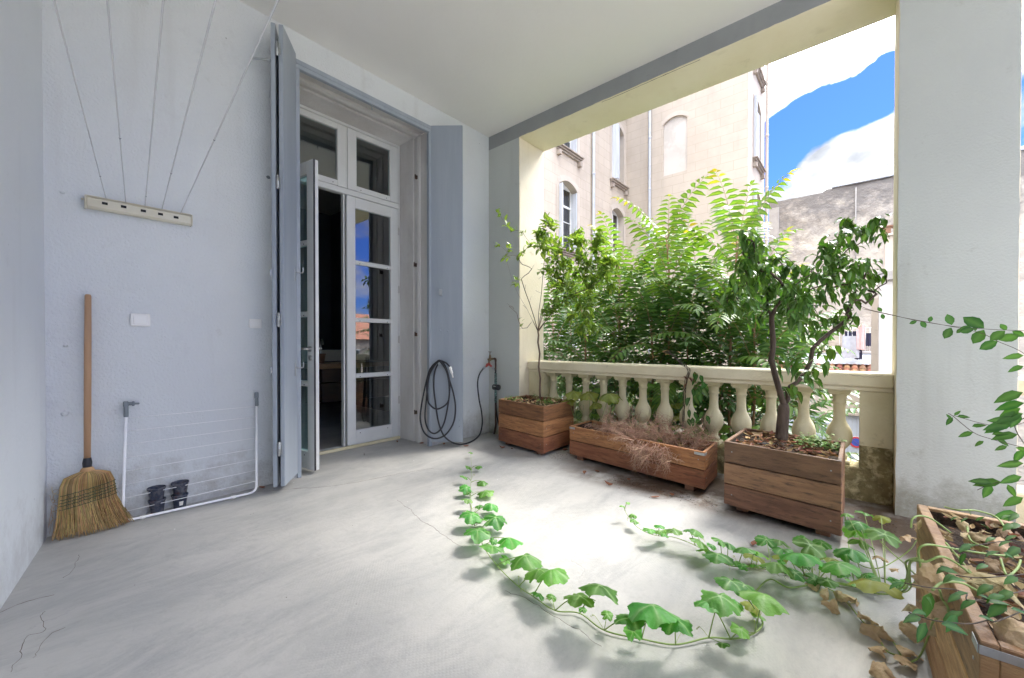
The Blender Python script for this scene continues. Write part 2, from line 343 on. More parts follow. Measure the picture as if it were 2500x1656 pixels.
    b3 = N(t, 'ShaderNodeBump', i_Strength=.6, i_Distance=.004, invert=True); L(t, ml, b3, 0, 'Height'); L(t, b2, b3, 0, 'Normal'); L(t, b3, p, 0, 'Normal')
    r = CR(t, [(.3, .42), (.7, .68)]); L(t, noi(3.3, 6), r); L(t, r, p, 0, 2)
    return m
def grime(m, col, top=.5, amt=.8):
    t = m.node_tree; p = princ(m); src = p.inputs[0].links[0].from_socket
    tcn = N(t, 'ShaderNodeTexCoord'); sp = N(t, 'ShaderNodeSeparateXYZ'); L(t, tcn, sp, 3, 0)
    g = N(t, 'ShaderNodeMapRange', i_1=top, i_2=0.); L(t, sp, g, 2, 0)
    n = N(t, 'ShaderNodeTexNoise', i_Scale=5, i_Detail=12, i_Roughness=.75); L(t, tcn, n, 3, 0)
    a = N(t, 'ShaderNodeMath', operation='MULTIPLY_ADD'); L(t, g, a); a.inputs[1].default_value = .30; L(t, n, a, 0, 2)
    r = CR(t, [(.60, 0), (.84, amt)]); L(t, a, r)
    q = N(t, 'ShaderNodeMix', data_type='RGBA'); t.links.new(src, q.inputs[6]); q.inputs[7].default_value = (*col, 1); L(t, r, q, 0, 0)
    # long faint rain streaks and a few scuffs
    mpn = N(t, 'ShaderNodeMapping'); mpn.inputs['Scale'].default_value = (5, 5, .5); L(t, tcn, mpn, 3, 0)
    n2_ = N(t, 'ShaderNodeTexNoise', i_Scale=1, i_Detail=7); L(t, mpn, n2_); r2 = CR(t, [(.60, 0), (.80, .30)]); L(t, n2_, r2)
    q2 = N(t, 'ShaderNodeMix', data_type='RGBA'); L(t, q, q2, 2, 6); q2.inputs[7].default_value = (*col, 1); L(t, r2, q2, 0, 0)
    v = N(t, 'ShaderNodeTexVoronoi', i_Scale=3.2); L(t, tcn, v, 3, 0); r3 = CR(t, [(0, .7), (.012, .6), (.02, 0)]); L(t, v, r3)
    q3 = N(t, 'ShaderNodeMix', data_type='RGBA'); L(t, q2, q3, 2, 6); q3.inputs[7].default_value = (col[0]*.5, col[1]*.5, col[2]*.5, 1); L(t, r3, q3, 0, 0); L(t, q3, p, 2, 0)
for m_, c_ in ((wall_paint, (.48, .47, .44)), (smooth_paint, (.56, .56, .55)), (pier_paint_shaded, (.27, .26, .20)), (cream, (.46, .38, .22)), (beam_paint_shaded, (.2, .2, .18))): grime(m_, c_)
floor_m = floor_mat()

def stone_mat():
    m = bpy.data.materials.new('ashlar_render'); m.use_nodes = True; t = m.node_tree; p = t.nodes['Principled BSDF']; p.inputs['Roughness'].default_value = .9
    tcn = N(t, 'ShaderNodeTexCoord'); sp = N(t, 'ShaderNodeSeparateXYZ'); L(t, tcn, sp, 3, 0)
    ad = N(t, 'ShaderNodeMath', operation='SUBTRACT'); L(t, sp, ad, 0, 0); L(t, sp, ad, 1, 1)
    cb = N(t, 'ShaderNodeCombineXYZ'); L(t, ad, cb); L(t, sp, cb, 2, 1)
    br = N(t, 'ShaderNodeTexBrick', i_Scale=1); L(t, cb, br)
    br.inputs['Color1'].default_value = (.52, .45, .365, 1); br.inputs['Color2'].default_value = (.50, .43, .345, 1); br.inputs['Mortar'].default_value = (.40, .335, .26, 1)
    br.inputs['Mortar Size'].default_value = .008; br.inputs['Brick Width'].default_value = .85; br.inputs['Row Height'].default_value = .33; br.inputs['Mortar Smooth'].default_value = .3
    n = N(t, 'ShaderNodeTexNoise', i_Scale=1.1, i_Detail=9, i_Roughness=.65); L(t, tcn, n, 3, 0); r = CR(t, [(.42, 0), (.72, .75)]); L(t, n, r)
    q = N(t, 'ShaderNodeMix', data_type='RGBA'); L(t, br, q, 0, 6); q.inputs[7].default_value = (.42, .355, .285, 1); L(t, r, q, 0, 0)
    mpn = N(t, 'ShaderNodeMapping'); mpn.inputs['Scale'].default_value = (3, 3, .35); L(t, tcn, mpn, 3, 0)
    n2_ = N(t, 'ShaderNodeTexNoise', i_Scale=1, i_Detail=6); L(t, mpn, n2_); r2 = CR(t, [(.55, 0), (.8, .5)]); L(t, n2_, r2)
    q2 = N(t, 'ShaderNodeMix', data_type='RGBA'); L(t, q, q2, 2, 6); q2.inputs[7].default_value = (.36, .305, .26, 1); L(t, r2, q2, 0, 0); L(t, q2, p, 2, 0)
    b = N(t, 'ShaderNodeBump', i_Strength=.4, i_Distance=.01, invert=True); L(t, br, b, 1, 'Height'); L(t, b, p, 0, 'Normal')
    return m
ashlar = stone_mat()
plain_stone = mk('plain_render', (.54, .475, .40), (.48, .42, .35), 2, rough=.9, c3=(.40, .36, .30), s3=3, lo3=.6, hi3=.7)
blind_fill = mk('patched_render', (.59, .54, .48), (.54, .49, .43), 1.5, rough=.9, c3=(.50, .46, .40), s3=1.2, lo3=.5, hi3=.6)
sill_stone = mk('sill_stone', (.42, .36, .30), (.28, .23, .19), 6, rough=.9, bump=.3)
shutter_far = mk('grey_shutter', (.56, .59, .63), (.48, .50, .53), 3, (6, 6, .5), rough=.6)
weathered = mk('weathered_wall', (.56, .50, .41), (.44, .395, .34), 1.3, (1, 1, 1.3), rough=1, bump=.55, bscale=2.4, dist=.2, c3=(.29, .265, .245), s3=1.6, lo3=.55, hi3=.8, bdetail=12, lo=.4, hi=.6)
def weather_top(m):
    # soot and lichen that gather on the top metre and a half of the wall
    t = m.node_tree; p = princ(m); lk = p.inputs[0].links[0]; src = lk.from_socket
    tcn = N(t, 'ShaderNodeTexCoord'); sp = N(t, 'ShaderNodeSeparateXYZ'); L(t, tcn, sp, 3, 0)
    g = N(t, 'ShaderNodeMapRange', i_1=4.6, i_2=7.2); L(t, sp, g, 2, 0)
    n = N(t, 'ShaderNodeTexNoise', i_Scale=2.2, i_Detail=12, i_Roughness=.75); L(t, tcn, n, 3, 0)
    a = N(t, 'ShaderNodeMath', operation='MULTIPLY_ADD'); L(t, g, a); a.inputs[1].default_value = .42; L(t, n, a, 0, 2)
    r = CR(t, [(.60, 0), (.86, .9)]); L(t, a, r)
    q = N(t, 'ShaderNodeMix', data_type='RGBA'); t.links.new(src, q.inputs[6]); q.inputs[7].default_value = (.20, .185, .17, 1); L(t, r, q, 0, 0); L(t, q, p, 2, 0)
weather_top(weathered)
tile_m = mk('roof_tile', (.40, .155, .085), (.30, .17, .09), 3, rough=.85, c3=(.20, .17, .09), s3=6, lo3=.5, hi3=.7, island=.35)
cement = mk('cement', (.40, .38, .35), (.32, .30, .28), 5, rough=.9)
garage_m = mk('garage_paint', (.55, .60, .66), (.50, .55, .61), 3, rough=.6)
asphalt = mk('asphalt', (.07, .07, .068), (.10, .095, .09), 3, rough=.95, bump=.4, bscale=100)
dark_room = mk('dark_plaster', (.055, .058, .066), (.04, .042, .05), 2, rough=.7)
room_ceil = mk('room_ceiling', (.45, .42, .38), rough=.85)
oak = mk('oak_top', (.34, .19, .10), (.26, .14, .07), 4, (1, 8, 8), rough=.4)
walnut = mk('dark_drawer', (.075, .04, .025), (.05, .028, .018), 4, (1, 8, 8), rough=.45)
ceramic = mk('ceramic', (.80, .80, .78), rough=.15)
terracotta = mk('terracotta', (.28, .14, .08), (.20, .11, .07), 15, rough=.7)
glaze = mk('blue_glaze', (.045, .055, .085), (.11, .11, .13), 28, rough=.18, lo=.45, hi=.6, c3=(.07, .025, .02), s3=9, lo3=.55, hi3=.65)
paper = mk('paper_label', (.75, .73, .68), rough=.7)
fab = [mk('laundry_grey', (.50, .52, .56), (.42, .44, .48), 8, rough=.9), mk('laundry_pink', (.70, .50, .47), (.62, .43, .41), 8, rough=.9), mk('laundry_dark', (.03, .03, .06), rough=.9), mk('laundry_white', (.72, .72, .74), rough=.9)]
sign_red = mk('sign_red', (.60, .05, .06), rough=.4); sign_blue = mk('sign_blue', (.05, .12, .50), rough=.4)
# ================================================================ THE LOGGIA
H = 3.785; X0, X1 = -2.335, -.92; HEAD = 3.53; BEAM = 3.617
b = MB().box(-8, .49, -12, 4.6, -.3, 0); kind(b.build('floor', floor_m), 'structure')
FLO = bpy.data.objects['floor']
for pts in ([(625, 1200), (700, 1195), (800, 1188), (900, 1172), (985, 1155), (1060, 1143)], [(970, 1222), (1000, 1245), (1035, 1275), (1080, 1305), (1130, 1335)], [(20, 1640), (60, 1595), (60, 1555), (100, 1545), (112, 1500), (120, 1490)], [(0, 1495), (45, 1475), (95, 1460), (140, 1450)],
            [(190, 1355), (175, 1395), (150, 1415)], [(75, 1610), (100, 1580), (130, 1545), (160, 1530)], [(1240, 1445), (1300, 1470), (1345, 1500), (1400, 1530), (1470, 1580)]):
    g = MB(); q = [FL(x, y, .0) for x, y in pts]; q = [p+V((noise.noise(p*9), noise.noise(p*11+V((5, 0, 0))), 0))*.02+V((noise.noise(p*40), noise.noise(p*37), 0))*.008 for p in cr_path(q, 10)]
    g.tube(q, [.0006+.0012*abs(noise.noise(p*17)) for p in q], 4); g.build('crack', rust, FLO)
b = MB().box(-8, 0, -6.3, 0, H, H+.3); kind(b.build('ceiling', ceil_paint), 'structure')  # stops short behind the camera to let in extra fill light
# house wall with the door opening: front skin, side skins and reveals
hw = thing('house_wall', 'pale blue-grey roughcast wall around the tall glazed door', 'wall', (0, 0, 0))
b = MB()
for (x0, x1, z0, z1) in cells((-8, 0, 0, H+.0), [(X0, X1, 0, HEAD)]): b.quad((x0, 0, z0), (x1, 0, z0), (x1, 0, z1), (x0, 0, z1))
b.box(-8, 0, .7, .72, HEAD, H); b.box(-8, X0-.0, .70, .72, 0, HEAD); b.box(X1, 0, .70, .72, 0, HEAD); b.box(-8.0, .49, .01, .71, H+.3, 10)
b.build('plaster', wall_paint, hw)
b = MB()   # reveals: right cheek with a shallow groove for the shutter leaf, left cheek, head with mouldings
for (xa, s_) in ((X1, 1), (X0, -1)):
    prof = [(.0, 0), (.12, 0), (.125, .012), (.20, .012), (.205, -.004), (.235, -.012), (.27, -.004), (.275, .012), (.33, .012), (.335, 0), (.70, 0)]
    for (y0, d0), (y1, d1) in zip(prof, prof[1:]): b.quad((xa+s_*d0, y0, 0), (xa+s_*d1, y1, 0), (xa+s_*d1, y1, HEAD), (xa+s_*d0, y0, HEAD))
prof = [(.0, 0), (.10, 0), (.105, .02), (.2, .02), (.205, -.005), (.24, -.014), (.275, -.005), (.28, .02), (.34, .02), (.345, 0), (.70, 0)]
for (y0, d0), (y1, d1) in zip(prof, prof[1:]): b.quad((X0-.03, y0, HEAD+d0), (X0-.03, y1, HEAD+d1), (X1+.03, y1, HEAD+d1), (X1+.03, y0, HEAD+d0))
b.build('reveal', reveal_old, hw, fix=False)
b = MB()   # painted wooden stop round the opening
b.box(X0-.002, X1+.002, -.012, .03, HEAD-.05, HEAD+.002, .004); b.box(X0-.004, X1+.004, -.018, -.0, HEAD-.018, HEAD+.022, .004)
b.box(X1-.034, X1+.004, -.014, .03, .0, HEAD-.052, .004); b.box(X0-.004, X0+.03, -.014, .03, .0, HEAD-.052, .004)
b.lathe([(.001, 0), (.006, 0), (.006, -.04), (.001, -.04)], (-1.62, .015, HEAD-.05), 8); b.build('shutter_stop', shut_paint, hw)
b = MB()
for z, x, y in ((3.05, X1-.0, .24), (2.05, X1, .26), (1.25, X1, .25), (.35, X1, .26)): b.box(x-.03, x+.01, y-.012, y+.012, z-.02, z+.02, .003).box(x-.04, x-.03, y-.004, y+.004, z-.02, z+.03)
b.build('shutter_catch', rust, hw)
# left wall, slightly out of square
lw = thing('side_wall', 'smooth pale blue wall along the left edge of the loggia', 'wall', (-3.735, 0, 0))
p0 = V((-3.735, 0, 0)); dl = V((-.13, -.83, 0)).normalized(); p1 = p0+dl*9.6; n_ = V((-1, .157, 0)).normalized()*.3
b = MB(); b.add([p0, p1, p1+n_, p0+n_, *(q+V((0, 0, H)) for q in (p0, p1, p1+n_, p0+n_))], [(0, 1, 5, 4), (1, 2, 6, 5), (3, 7, 6, 2), (4, 5, 6, 7)])
b.build('plaster', smooth_paint, lw)
# low far wall of the added terrace, left roofless behind the camera for fill
b = MB().box(-5.6, .49, -12.1, -11.9, 0, 2.1); tag(b.build('added_terrace_wall', smooth_paint), 'pale wall closing the unseen roofless terrace added behind the viewer for light', 'wall')

# arcade wall (plane x = 0 .. .49) with two openings
aw = thing('arcade_wall', 'grey and cream arcade wall with wide openings onto the courtyard', 'wall', (0, 0, 0))
OPN = [(-3.80, -.512), (-7.6, -4.32)]
piers = [(-.512, .0), (-4.32, -3.80), (-8.1, -7.6)]
b = MB()
def rough_edge(y, z0, z1, s_):   # hand-painted, slightly wavy edge where the grey paint meets the cream reveal
    return [(y+s_*(.004+.005*noise.noise(V((z*9, y*7, 0)))), z) for z in [lerp(z0, z1, i/60) for i in range(61)]]
for (ya, yb) in piers:
    A = rough_edge(ya, 0, BEAM, 1) if ya > -8 else [(ya, lerp(0, BEAM, i/60)) for i in range(61)]
    B = rough_edge(yb, 0, BEAM, -1) if yb < -.01 else [(yb, lerp(0, BEAM, i/60)) for i in range(61)]
    for (a0, a1, b0, b1) in zip(A, A[1:], B, B[1:]): b.quad((-.0, a0[0], a0[1]), (0, a1[0], a1[1]), (0, b1[0], b1[1]), (0, b0[0], b0[1]), 0)
    b.quad((0, ya, BEAM), (0, yb, BEAM), (0, yb, H), (0, ya, H), 1)
    b.box(.003, .49, ya, yb, -.3, BEAM, .004, 2)
for (ya, yb) in OPN:
    bot = [(y, BEAM+.004+.006*noise.noise(V((y*6, 3, 0)))+.004*noise.noise(V((y*23, 9, 0)))) for y in [lerp(ya, yb, i/80) for i in range(81)]]
    for (a, c) in zip(bot, bot[1:]): b.quad((0, a[0], a[1]), (0, c[0], c[1]), (0, c[0], H), (0, a[0], H), 1)
b.box(.003, .49, -8.1, 0, BEAM+.001, 10, .004, 2)
b.build('masonry', [pier_paint_shaded, beam_paint_shaded, cream], aw)
b = MB().box(.0, .49, -.0, .7, -.3, 10.0); b.box(.06, .49, -8.1, 4.6, -3.9, -.3); b.build('outer_wall', cream, aw)
b = MB()
b.tube([WX(x, y, .012) for x, y in ((1640, 195), (1660, 180), (1700, 165), (1720, 150), (1745, 141))] , .0015, 4)
# crack under the beam where the two paints meet
b = MB(); pts = []
for i in range(26):
    y = lerp(-1.6, -2.55, i/25); pts.append((.02+.012*noise.noise(V((y*9, 0, 1))), y, BEAM-.0005))
b.tube(pts, [.0012+.0022*abs(noise.noise(V((i*.9, 2, 2)))) for i in range(26)], 4); b.build('paint_crack', rust, aw)

# balustrade (rail, curb, end posts, thirteen balusters)
def balustrade(y0, y1, label, first):
    bt = thing('balustrade', label, 'balustrade', (.27, (y0+y1)/2, 0))
    b = MB()
    b.box(.150, .42, y0+.002, y1-.002, .832, .932, .010); b.box(.168, .40, y0+.002, y1-.002, .800, .8315, .006)
    b.build('rail', [stone_rail], bt)
    b = MB().box(.17, .40, y0+.001, y1-.001, -.2, .235, .01); b.build('curb', [damp], bt)
    for (ya, yb) in ((y0+.001, y0+.185), (y1-.22, y1-.001)):
        b = MB().box(.180, .39, ya, yb, .40, .7995, .004).box(.176, .394, ya, yb, .2352, .3995, .006, 1); b.build('post', [cream_old, damp], bt)
    prof = [(.048, .0), (.048, .012), (.052, .02), (.050, .032), (.040, .042), (.036, .06), (.037, .075), (.046, .088), (.062, .11), (.076, .14), (.081, .172), (.079, .20), (.070, .235), (.056, .262), (.045, .282),
            (.040, .30), (.0375, .33), (.0365, .38), (.037, .41), (.0385, .424), (.045, .43), (.046, .438), (.040, .446), (.041, .462), (.047, .485), (.058, .505), (.060, .512)]
    n = 13; me = None
    for i in range(n):
        y = first-i*.2238
        if me is None:
            b = MB(); b.lathe([(r, z+.262) for r, z in prof], (.285, y, 0), 28)
            b.box(.285-.066, .285+.066, y-.066, y+.066, .2355, .262, .006); b.box(.285-.068, .285+.068, y-.068, y+.068, .770, .7995, .004)
            b.box(.285-.060, .285+.060, y-.060, y+.060, .758, .7695, .003)
            o = b.build('baluster', cream_old, bt); me = o
        else:
            o = me.copy(); C.objects.link(o); o.parent = bt; o.location = me.location+V((0, -i*.2238, 0))
            o.rotation_euler = (0, 0, 0)
    return bt
bal = balustrade(-3.80, -.512, 'cream stone balustrade with bulbous balusters between the two grey piers', -.812)
b = MB(); b.box(.15, .42, -7.598, -4.322, .832, .932, .01).box(.18, .39, -7.599, -4.321, -.2, .235, .01)
for i in range(14):
    y = -4.5-i*.2238; b.lathe([(.05, .24), (.04, .3), (.08, .42), (.05, .53), (.037, .6), (.045, .7), (.06, .80)], (.285, y, 0), 12)
tag(b.build('balustrade', stone_rail), 'stone balustrade in the opening to the right of the grey pier', 'balustrade')
# hairline crack in the face of the rail
b = MB(); pts = []
for i in range(40):
    y = lerp(-2.95, -3.74, i/39); pts.append((.1494, y, .922-.012*math.sin(i*.23)-.01*noise.noise(V((y*14, 0, 0)))-.012*noise.noise(V((y*40, 5, 0)))))
b.tube(pts, [.0006+.0016*abs(noise.noise(V((i*.7, 1, 1)))) for i in range(40)], 4); b.build('crack', rust, bal)

# room behind the door
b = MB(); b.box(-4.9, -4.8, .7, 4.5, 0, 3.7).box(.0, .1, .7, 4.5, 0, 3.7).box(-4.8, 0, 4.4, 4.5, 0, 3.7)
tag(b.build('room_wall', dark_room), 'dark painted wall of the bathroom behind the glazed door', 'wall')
b = MB().box(-4.8, 0, .7, 4.5, 3.7, 3.75); kind(b.build('room_ceiling', room_ceil), 'structure')
vt = thing('vanity', 'dark floating bathroom vanity with a pale oak top beyond the open door', 'vanity', (-1.0, 1.9, 0))
MB().box(-1.42, -.25, 1.85, 2.40, .80, .87, .004).build('oak_top', oak, vt)
b = MB().box(-1.30, -.25, 1.88, 2.38, .34, .60, .004).box(-1.30, -.25, 1.88, 2.38, .615, .795, .004); b.build('drawer', walnut, vt)
b = MB().tube(cr_path([(-1.12, 2.33, .87), (-1.12, 2.33, 1.12), (-1.13, 2.28, 1.19), (-1.16, 2.18, 1.19), (-1.17, 2.14, 1.13)]), .012, 10); b.build('tap', steel, vt)
MB().box(-1.35, -.30, 2.40, 2.42, .88, 1.05, .003).build('splashback', plain_stone, vt)
pp = thing('potted_plant', 'small terracotta pot with a green plant on the oak vanity top', 'potted plant', (-1.28, 2.0, .87))
MB().lathe([(.0, .872), (.052, .872), (.068, .985), (.074, .985), (.074, 1.005), (.060, 1.005), (.055, .985), (0, .98)], (-1.27, 2.0, 0), 20).build('pot', terracotta, pp)
TUB = thing('bathtub', 'white freestanding bathtub in the dark bathroom beside the open leaf', 'bathtub', (-2.3, 2.0, 0))
b = MB(); pr = [(.0, .04), (.55, .04), (.62, .10), (.72, .35), (.80, .56), (.81, .57), (.77, .57), (.70, .38), (.60, .16), (0, .13)]
b.lathe(pr, (-2.35, 2.25, 0), 40, sq=.5); b.build('tub', ceramic, TUB)

# ---------------------------------------------------------------- french window (frame plane y = .6)
fw = thing('french_window', 'tall pale grey french window, its left leaf open into the loggia', 'glazed door', (-1.62, .6, 0))
FR0, FR1 = X0, X1
b = MB()
b.box(FR0, FR0+.045, .60, .68, .0, 3.53, .004).box(FR1-.022, FR1, .60, .68, 0, 3.53, .004).box(FR0+.045, FR1-.022, .60, .68, 3.50, 3.53, .004)
b.box(FR0+.045, FR1-.022, .598, .675, 2.765, 2.825, .005)     # transom
b.box(FR0+.045, FR1-.022, .59, .70, .0, .022, .005)            # threshold
b.box(-1.62, -1.603, .615, .67, .022, 2.764, .003)
b.build('frame', white_frame, fw)
b = MB().box(FR0+.05, FR1-.026, .56, .588, .0, .03, .004); b.build('threshold', cream_old, fw)
def sash(name, x0, x1, z0, z1, st, top, bot, rails, y=.602, t=.05, parent=fw, screws=True):
    g = MB(); g.box(x0, x0+st, y, y+t, z0, z1, .004); g.box(x1-st, x1, y, y+t, z0, z1, .004)
    g.box(x0+st, x1-st, y+.002, y+t-.002, z1-top, z1, .003); g.box(x0+st, x1-st, y+.002, y+t-.002, z0, z0+bot, .003)
    edges = [z0+bot]
    for (ra, rb) in rails: g.box(x0+st, x1-st, y+.002, y+t-.002, ra, rb, .006); edges += [ra, rb]
    edges.append(z1-top); o = g.build(name, white_frame, parent)
    for i in range(0, len(edges), 2):
        pn = MB().quad((x0+st, y+t*.5, edges[i]), (x1-st, y+t*.5, edges[i]), (x1-st, y+t*.5, edges[i+1]), (x0+st, y+t*.5, edges[i+1]))
        pn.build('pane', pane_mat, o, fix=False)
    if screws:
        s_ = MB()
        for i in range(0, len(edges), 2):
            for xx in (x0+st+.05, x1-st-.05): s_.lathe([(.0, 0), (.005, 0), (.005, .004), (0, .004)], (xx, y-.0005, edges[i]-.035), 8, (0, 1, 0))
        s_.build('screw', dark, o)
    return o
RAILS = [(.762, .812), (1.385, 1.432), (2.022, 2.068)]
leafR = sash('door_leaf', -1.585, -.945, .028, 2.76, .098, .115, .155, RAILS)
sash('transom_light', -1.575, -.945, 2.83, 3.495, .105, .06, .06, [])
sash('transom_light', -2.275, -1.580, 2.83, 3.495, .105, .06, .06, [])
b = MB()
for z in (.42, 1.15, 1.75, 2.45): b.lathe([(0, 0), (.009, 0), (.009, .09), (0, .09)], (-.942, .596, z), 10)
b.build('hinge', steel, leafR)
# open leaf, built closed round its hinge at the left jamb, then swung out
leafL = sash('door_leaf', .0, .625, .028, 2.76, .098, .115, .155, RAILS, y=-.025, t=.05, parent=None)
for ch in leafL.children:
    if ch.name.startswith('pane'): ch.data.materials[0] = pane_teal
leafL.parent = fw; leafL.location = V((-2.285, .61, 0))-V(fw.location); leafL.rotation_euler = (0, 0, rad(-79.5))
b = MB()
for s_ in (-1, 1):
    y = s_*.025
    b.lathe([(0, 0), (.025, 0), (.025, .007), (0, .007)], (.575, y, 1.10), 16, (0, s_, 0)); b.lathe([(0, 0), (.012, 0), (.012, .05), (0, .05)], (.575, y, 1.10), 12, (0, s_, 0))
    b.tube(cr_path([(.575, y+s_*.05, 1.10), (.555, y+s_*.055, 1.10), (.46, y+s_*.055, 1.10)]), .0105, 10)
    b.lathe([(0, 0), (.024, 0), (.024, .007), (0, .007)], (.578, y, 1.02), 16, (0, s_, 0))
    b.box(.572, .584, y+s_*.007, y+s_*.009, 1.005, 1.035)
b.build('handle', steel, leafL).location = (0, 0, 0)
MB().box(.6255, .631, -.0255, -.012, .03, 2.755).build('seal', black, leafL).location = (0, 0, 0)

# ---------------------------------------------------------------- shutters
def panel(mb, p, q, z0, z1, t, mat=0):
    p = V(p).to_3d(); q = V(q).to_3d(); p.z = q.z = 0; a = (q-p).normalized(); s_ = V((-a.y, a.x, 0))
    mb.obox(((p.x+q.x)/2, (p.y+q.y)/2, (z0+z1)/2), (a, s_, (0, 0, 1)), ((q-p).length/2, t/2, (z1-z0)/2), .004, mat)
fs = thing('folding_shutter', 'grey-blue folding shutter standing open edge-on left of the door', 'shutter', (-2.34, 0, 0), 'tall grey shutters of the door')
A0, A1 = (-2.352, -.015), (-2.542, -.268); B0, B1 = (-2.46, .0), (-2.588, -.244)
g = MB(); panel(g, A0, A1, .045, 3.585, .032); g.build('shutter_panel', shut_paint, fs)
g = MB(); panel(g, B0, B1, .045, 3.585, .030); g.build('shutter_panel', shut_paint, fs)
hx, hy = (A1[0]+B1[0])/2-.002, (A1[1]+B1[1])/2-.014
for z in (.29, 1.28, 2.33, 3.34):
    g = MB().lathe([(0, -.01), (.004, -.008), (.009, 0), (.009, .048), (.010, .05), (.009, .052), (.009, .10), (0, .102)], (hx, hy, z), 12)
    g.obox((hx+.008, hy+.008, z+.05), ((.657, -.754, 0), (.754, .657, 0), (0, 0, 1)), (.018, .002, .045), .001); g.build('hinge', galv, fs)
ux = (V((A1[0], A1[1], 0))-V((A0[0], A0[1], 0))).normalized(); nx = V((-ux.y, ux.x, 0)); nx = nx if nx.x > 0 else -nx
for z in (.93, 1.72):
    c0 = V((A0[0], A0[1], z))+ux*.06+nx*.018
    g = MB().obox(c0+V((0, 0, .0)), (ux, nx, (0, 0, 1)), (.010, .003, .055), .002)
    g.tube(cr_path([c0+V((0, 0, .02)), c0+nx*.03+V((0, 0, .015)), c0+nx*.06+V((0, 0, .02)), c0+nx*.062+V((0, 0, .06))]), .005, 8)
    g.build('hook', galv, fs)
g = MB().tube(cr_path([(-2.60, -.23, 3.30), (-2.66, -.17, 3.305), (-2.70, -.13, 3.31)]), .008, 8)
g.build('stay_bar', galv, fs)
for z in (.92, 1.66): MB().box(-2.612, -2.60, -.235, -.215, z, z+.05, .002).build('catch', galv, fs)
rs = thing('shutter', 'grey-blue riveted shutter panel open on the right of the door, hose hung on it', 'shutter', (X1, 0, 0), 'tall grey shutters of the door')
R0 = AT(1050, 700, 4.50); R1 = AT(1130, 700, 4.49); R0.z = R1.z = 0
g = MB(); panel(g, R0, R1, .048, 3.556, .034); g.build('shutter_panel', shut_paint, rs)
g = MB(); d_ = V((.7536, .6574, 0)); panel(g, R0+d_*.04+V((.0, .0, 0)), R1+d_*.04-V((.006, -.006, 0)), .06, 3.545, .032); g.build('shutter_panel', shut_paint, rs)
for (px, py) in [(1075, 359), (1093, 358), (1109, 358), (1124, 353), (1124, 364), (1075, 585), (1093, 585), (1109, 582), (1124, 578), (1124, 590), (1075, 807), (1093, 808), (1109, 807), (1124, 800), (1090, 1033), (1110, 1034), (1121, 1027), (1121, 1042)]:
    c_ = AT(px, py, 4.478); MB().lathe([(.009, .0), (.0075, .004), (.004, .006), (0, .0065)], c_, 10, -d_).build('rivet', shut_paint, rs)
for (px, py, hh) in ((1077, 715, .035), (1074, 884, .03)):
    c_ = AT(px, py, 4.475); r_ = V((.6574, -.7536, 0))
    g = MB().obox(c_, (r_, d_, (0, 0, 1)), (.012, .004, hh), .002)
    g.tube(cr_path([c_-V((0, 0, hh*.6)), c_-d_*.035-V((0, 0, hh*.6)), c_-d_*.045+V((0, 0, hh*.3))]), .006, 8)
    g.obox(c_-d_*.048+V((0, 0, .0)), (r_, d_, (0, 0, 1)), (.014, .003, hh*.9), .002); g.build('hook', galv, rs)

# ================================================================ OUTSIDE
b = MB().box(-60, 120, -120, 120, -4.2, -3.9); kind(b.build('ground', asphalt), 'structure')
# stone house across the courtyard: wing A faces -y at y = 3.9, wing B faces -x at x = 12.2
sh = thing('stone_building', 'tall pinkish stone-rendered apartment house across the courtyard', 'building', (14, 6, -3.9))
YA, XB, YS = 3.9, 12.2, -.57
TOP = 15.5
winA = []   # openings on wing A (x0,x1,z0,zspring,rise)
for zb in (-2.35, .95, 4.25, 7.60, 10.95):
    winA += [(7.25, 8.38, zb, zb+2.12, .22), (10.92, 11.95, zb, zb+2.12, .22)]
winB = [(YSs, YSe, zb, zb+2.0, .2) for (YSs, YSe) in ((1.46, 2.36),) for zb in (7.70, 11.0)]
winS = [(13.15, 14.45, zb, zb+2.15, .22) for zb in (1.2, 4.5, 7.85, 11.2)]
def face(b, P, u0, u1, z0, z1, wins, depth, inset_mat):
    """P(u, d, z) maps wall coordinates to the world, d going into the wall."""
    holes = [(w[0], w[1], w[2], w[3]+w[4]) for w in wins]
    for (a, c, e, f_) in cells((u0, u1, z0, z1), holes): b.quad(P(a, 0, e), P(c, 0, e), P(c, 0, f_), P(a, 0, f_))
    for (a, c, z0_, zs, rise) in wins:
        K = 14; arc = [(lerp(a, c, i/K), zs+rise*(1-(2*i/K-1)**2)) for i in range(K+1)]
        for (p_, q_) in zip(arc, arc[1:]):
            b.quad(P(p_[0], 0, p_[1]), P(q_[0], 0, q_[1]), P(q_[0], 0, zs+rise), P(p_[0], 0, zs+rise))
            b.quad(P(p_[0], 0, p_[1]), P(p_[0], depth, p_[1]), P(q_[0], depth, q_[1]), P(q_[0], 0, q_[1]), inset_mat)
        b.quad(P(a, 0, z0_), P(a, depth, z0_), P(a, depth, zs), P(a, 0, zs), inset_mat); b.quad(P(c, 0, z0_), P(c, depth, z0_), P(c, depth, zs), P(c, 0, zs), inset_mat)
        b.quad(P(a, 0, z0_), P(c, 0, z0_), P(c, depth, z0_), P(a, depth, z0_), inset_mat)
        b.quad(P(a, depth, z0_), P(c, depth, z0_), P(c, depth, zs+rise), P(a, depth, zs+rise), 2 if inset_mat == 1 else 3)
b = MB()
PA = lambda u, d, z: (u, YA+d, z); PB = lambda u, d, z: (XB+d, u, z); PS = lambda u, d, z: (u, YS+d, z)
face(b, PA, 1.0, XB, -3.9, TOP, winA, .38, 1)
face(b, PB, YS, YA, -3.9, TOP, winB, .07, 4)
face(b, PS, XB, 15.2, -3.9, TOP, winS, .30, 1)
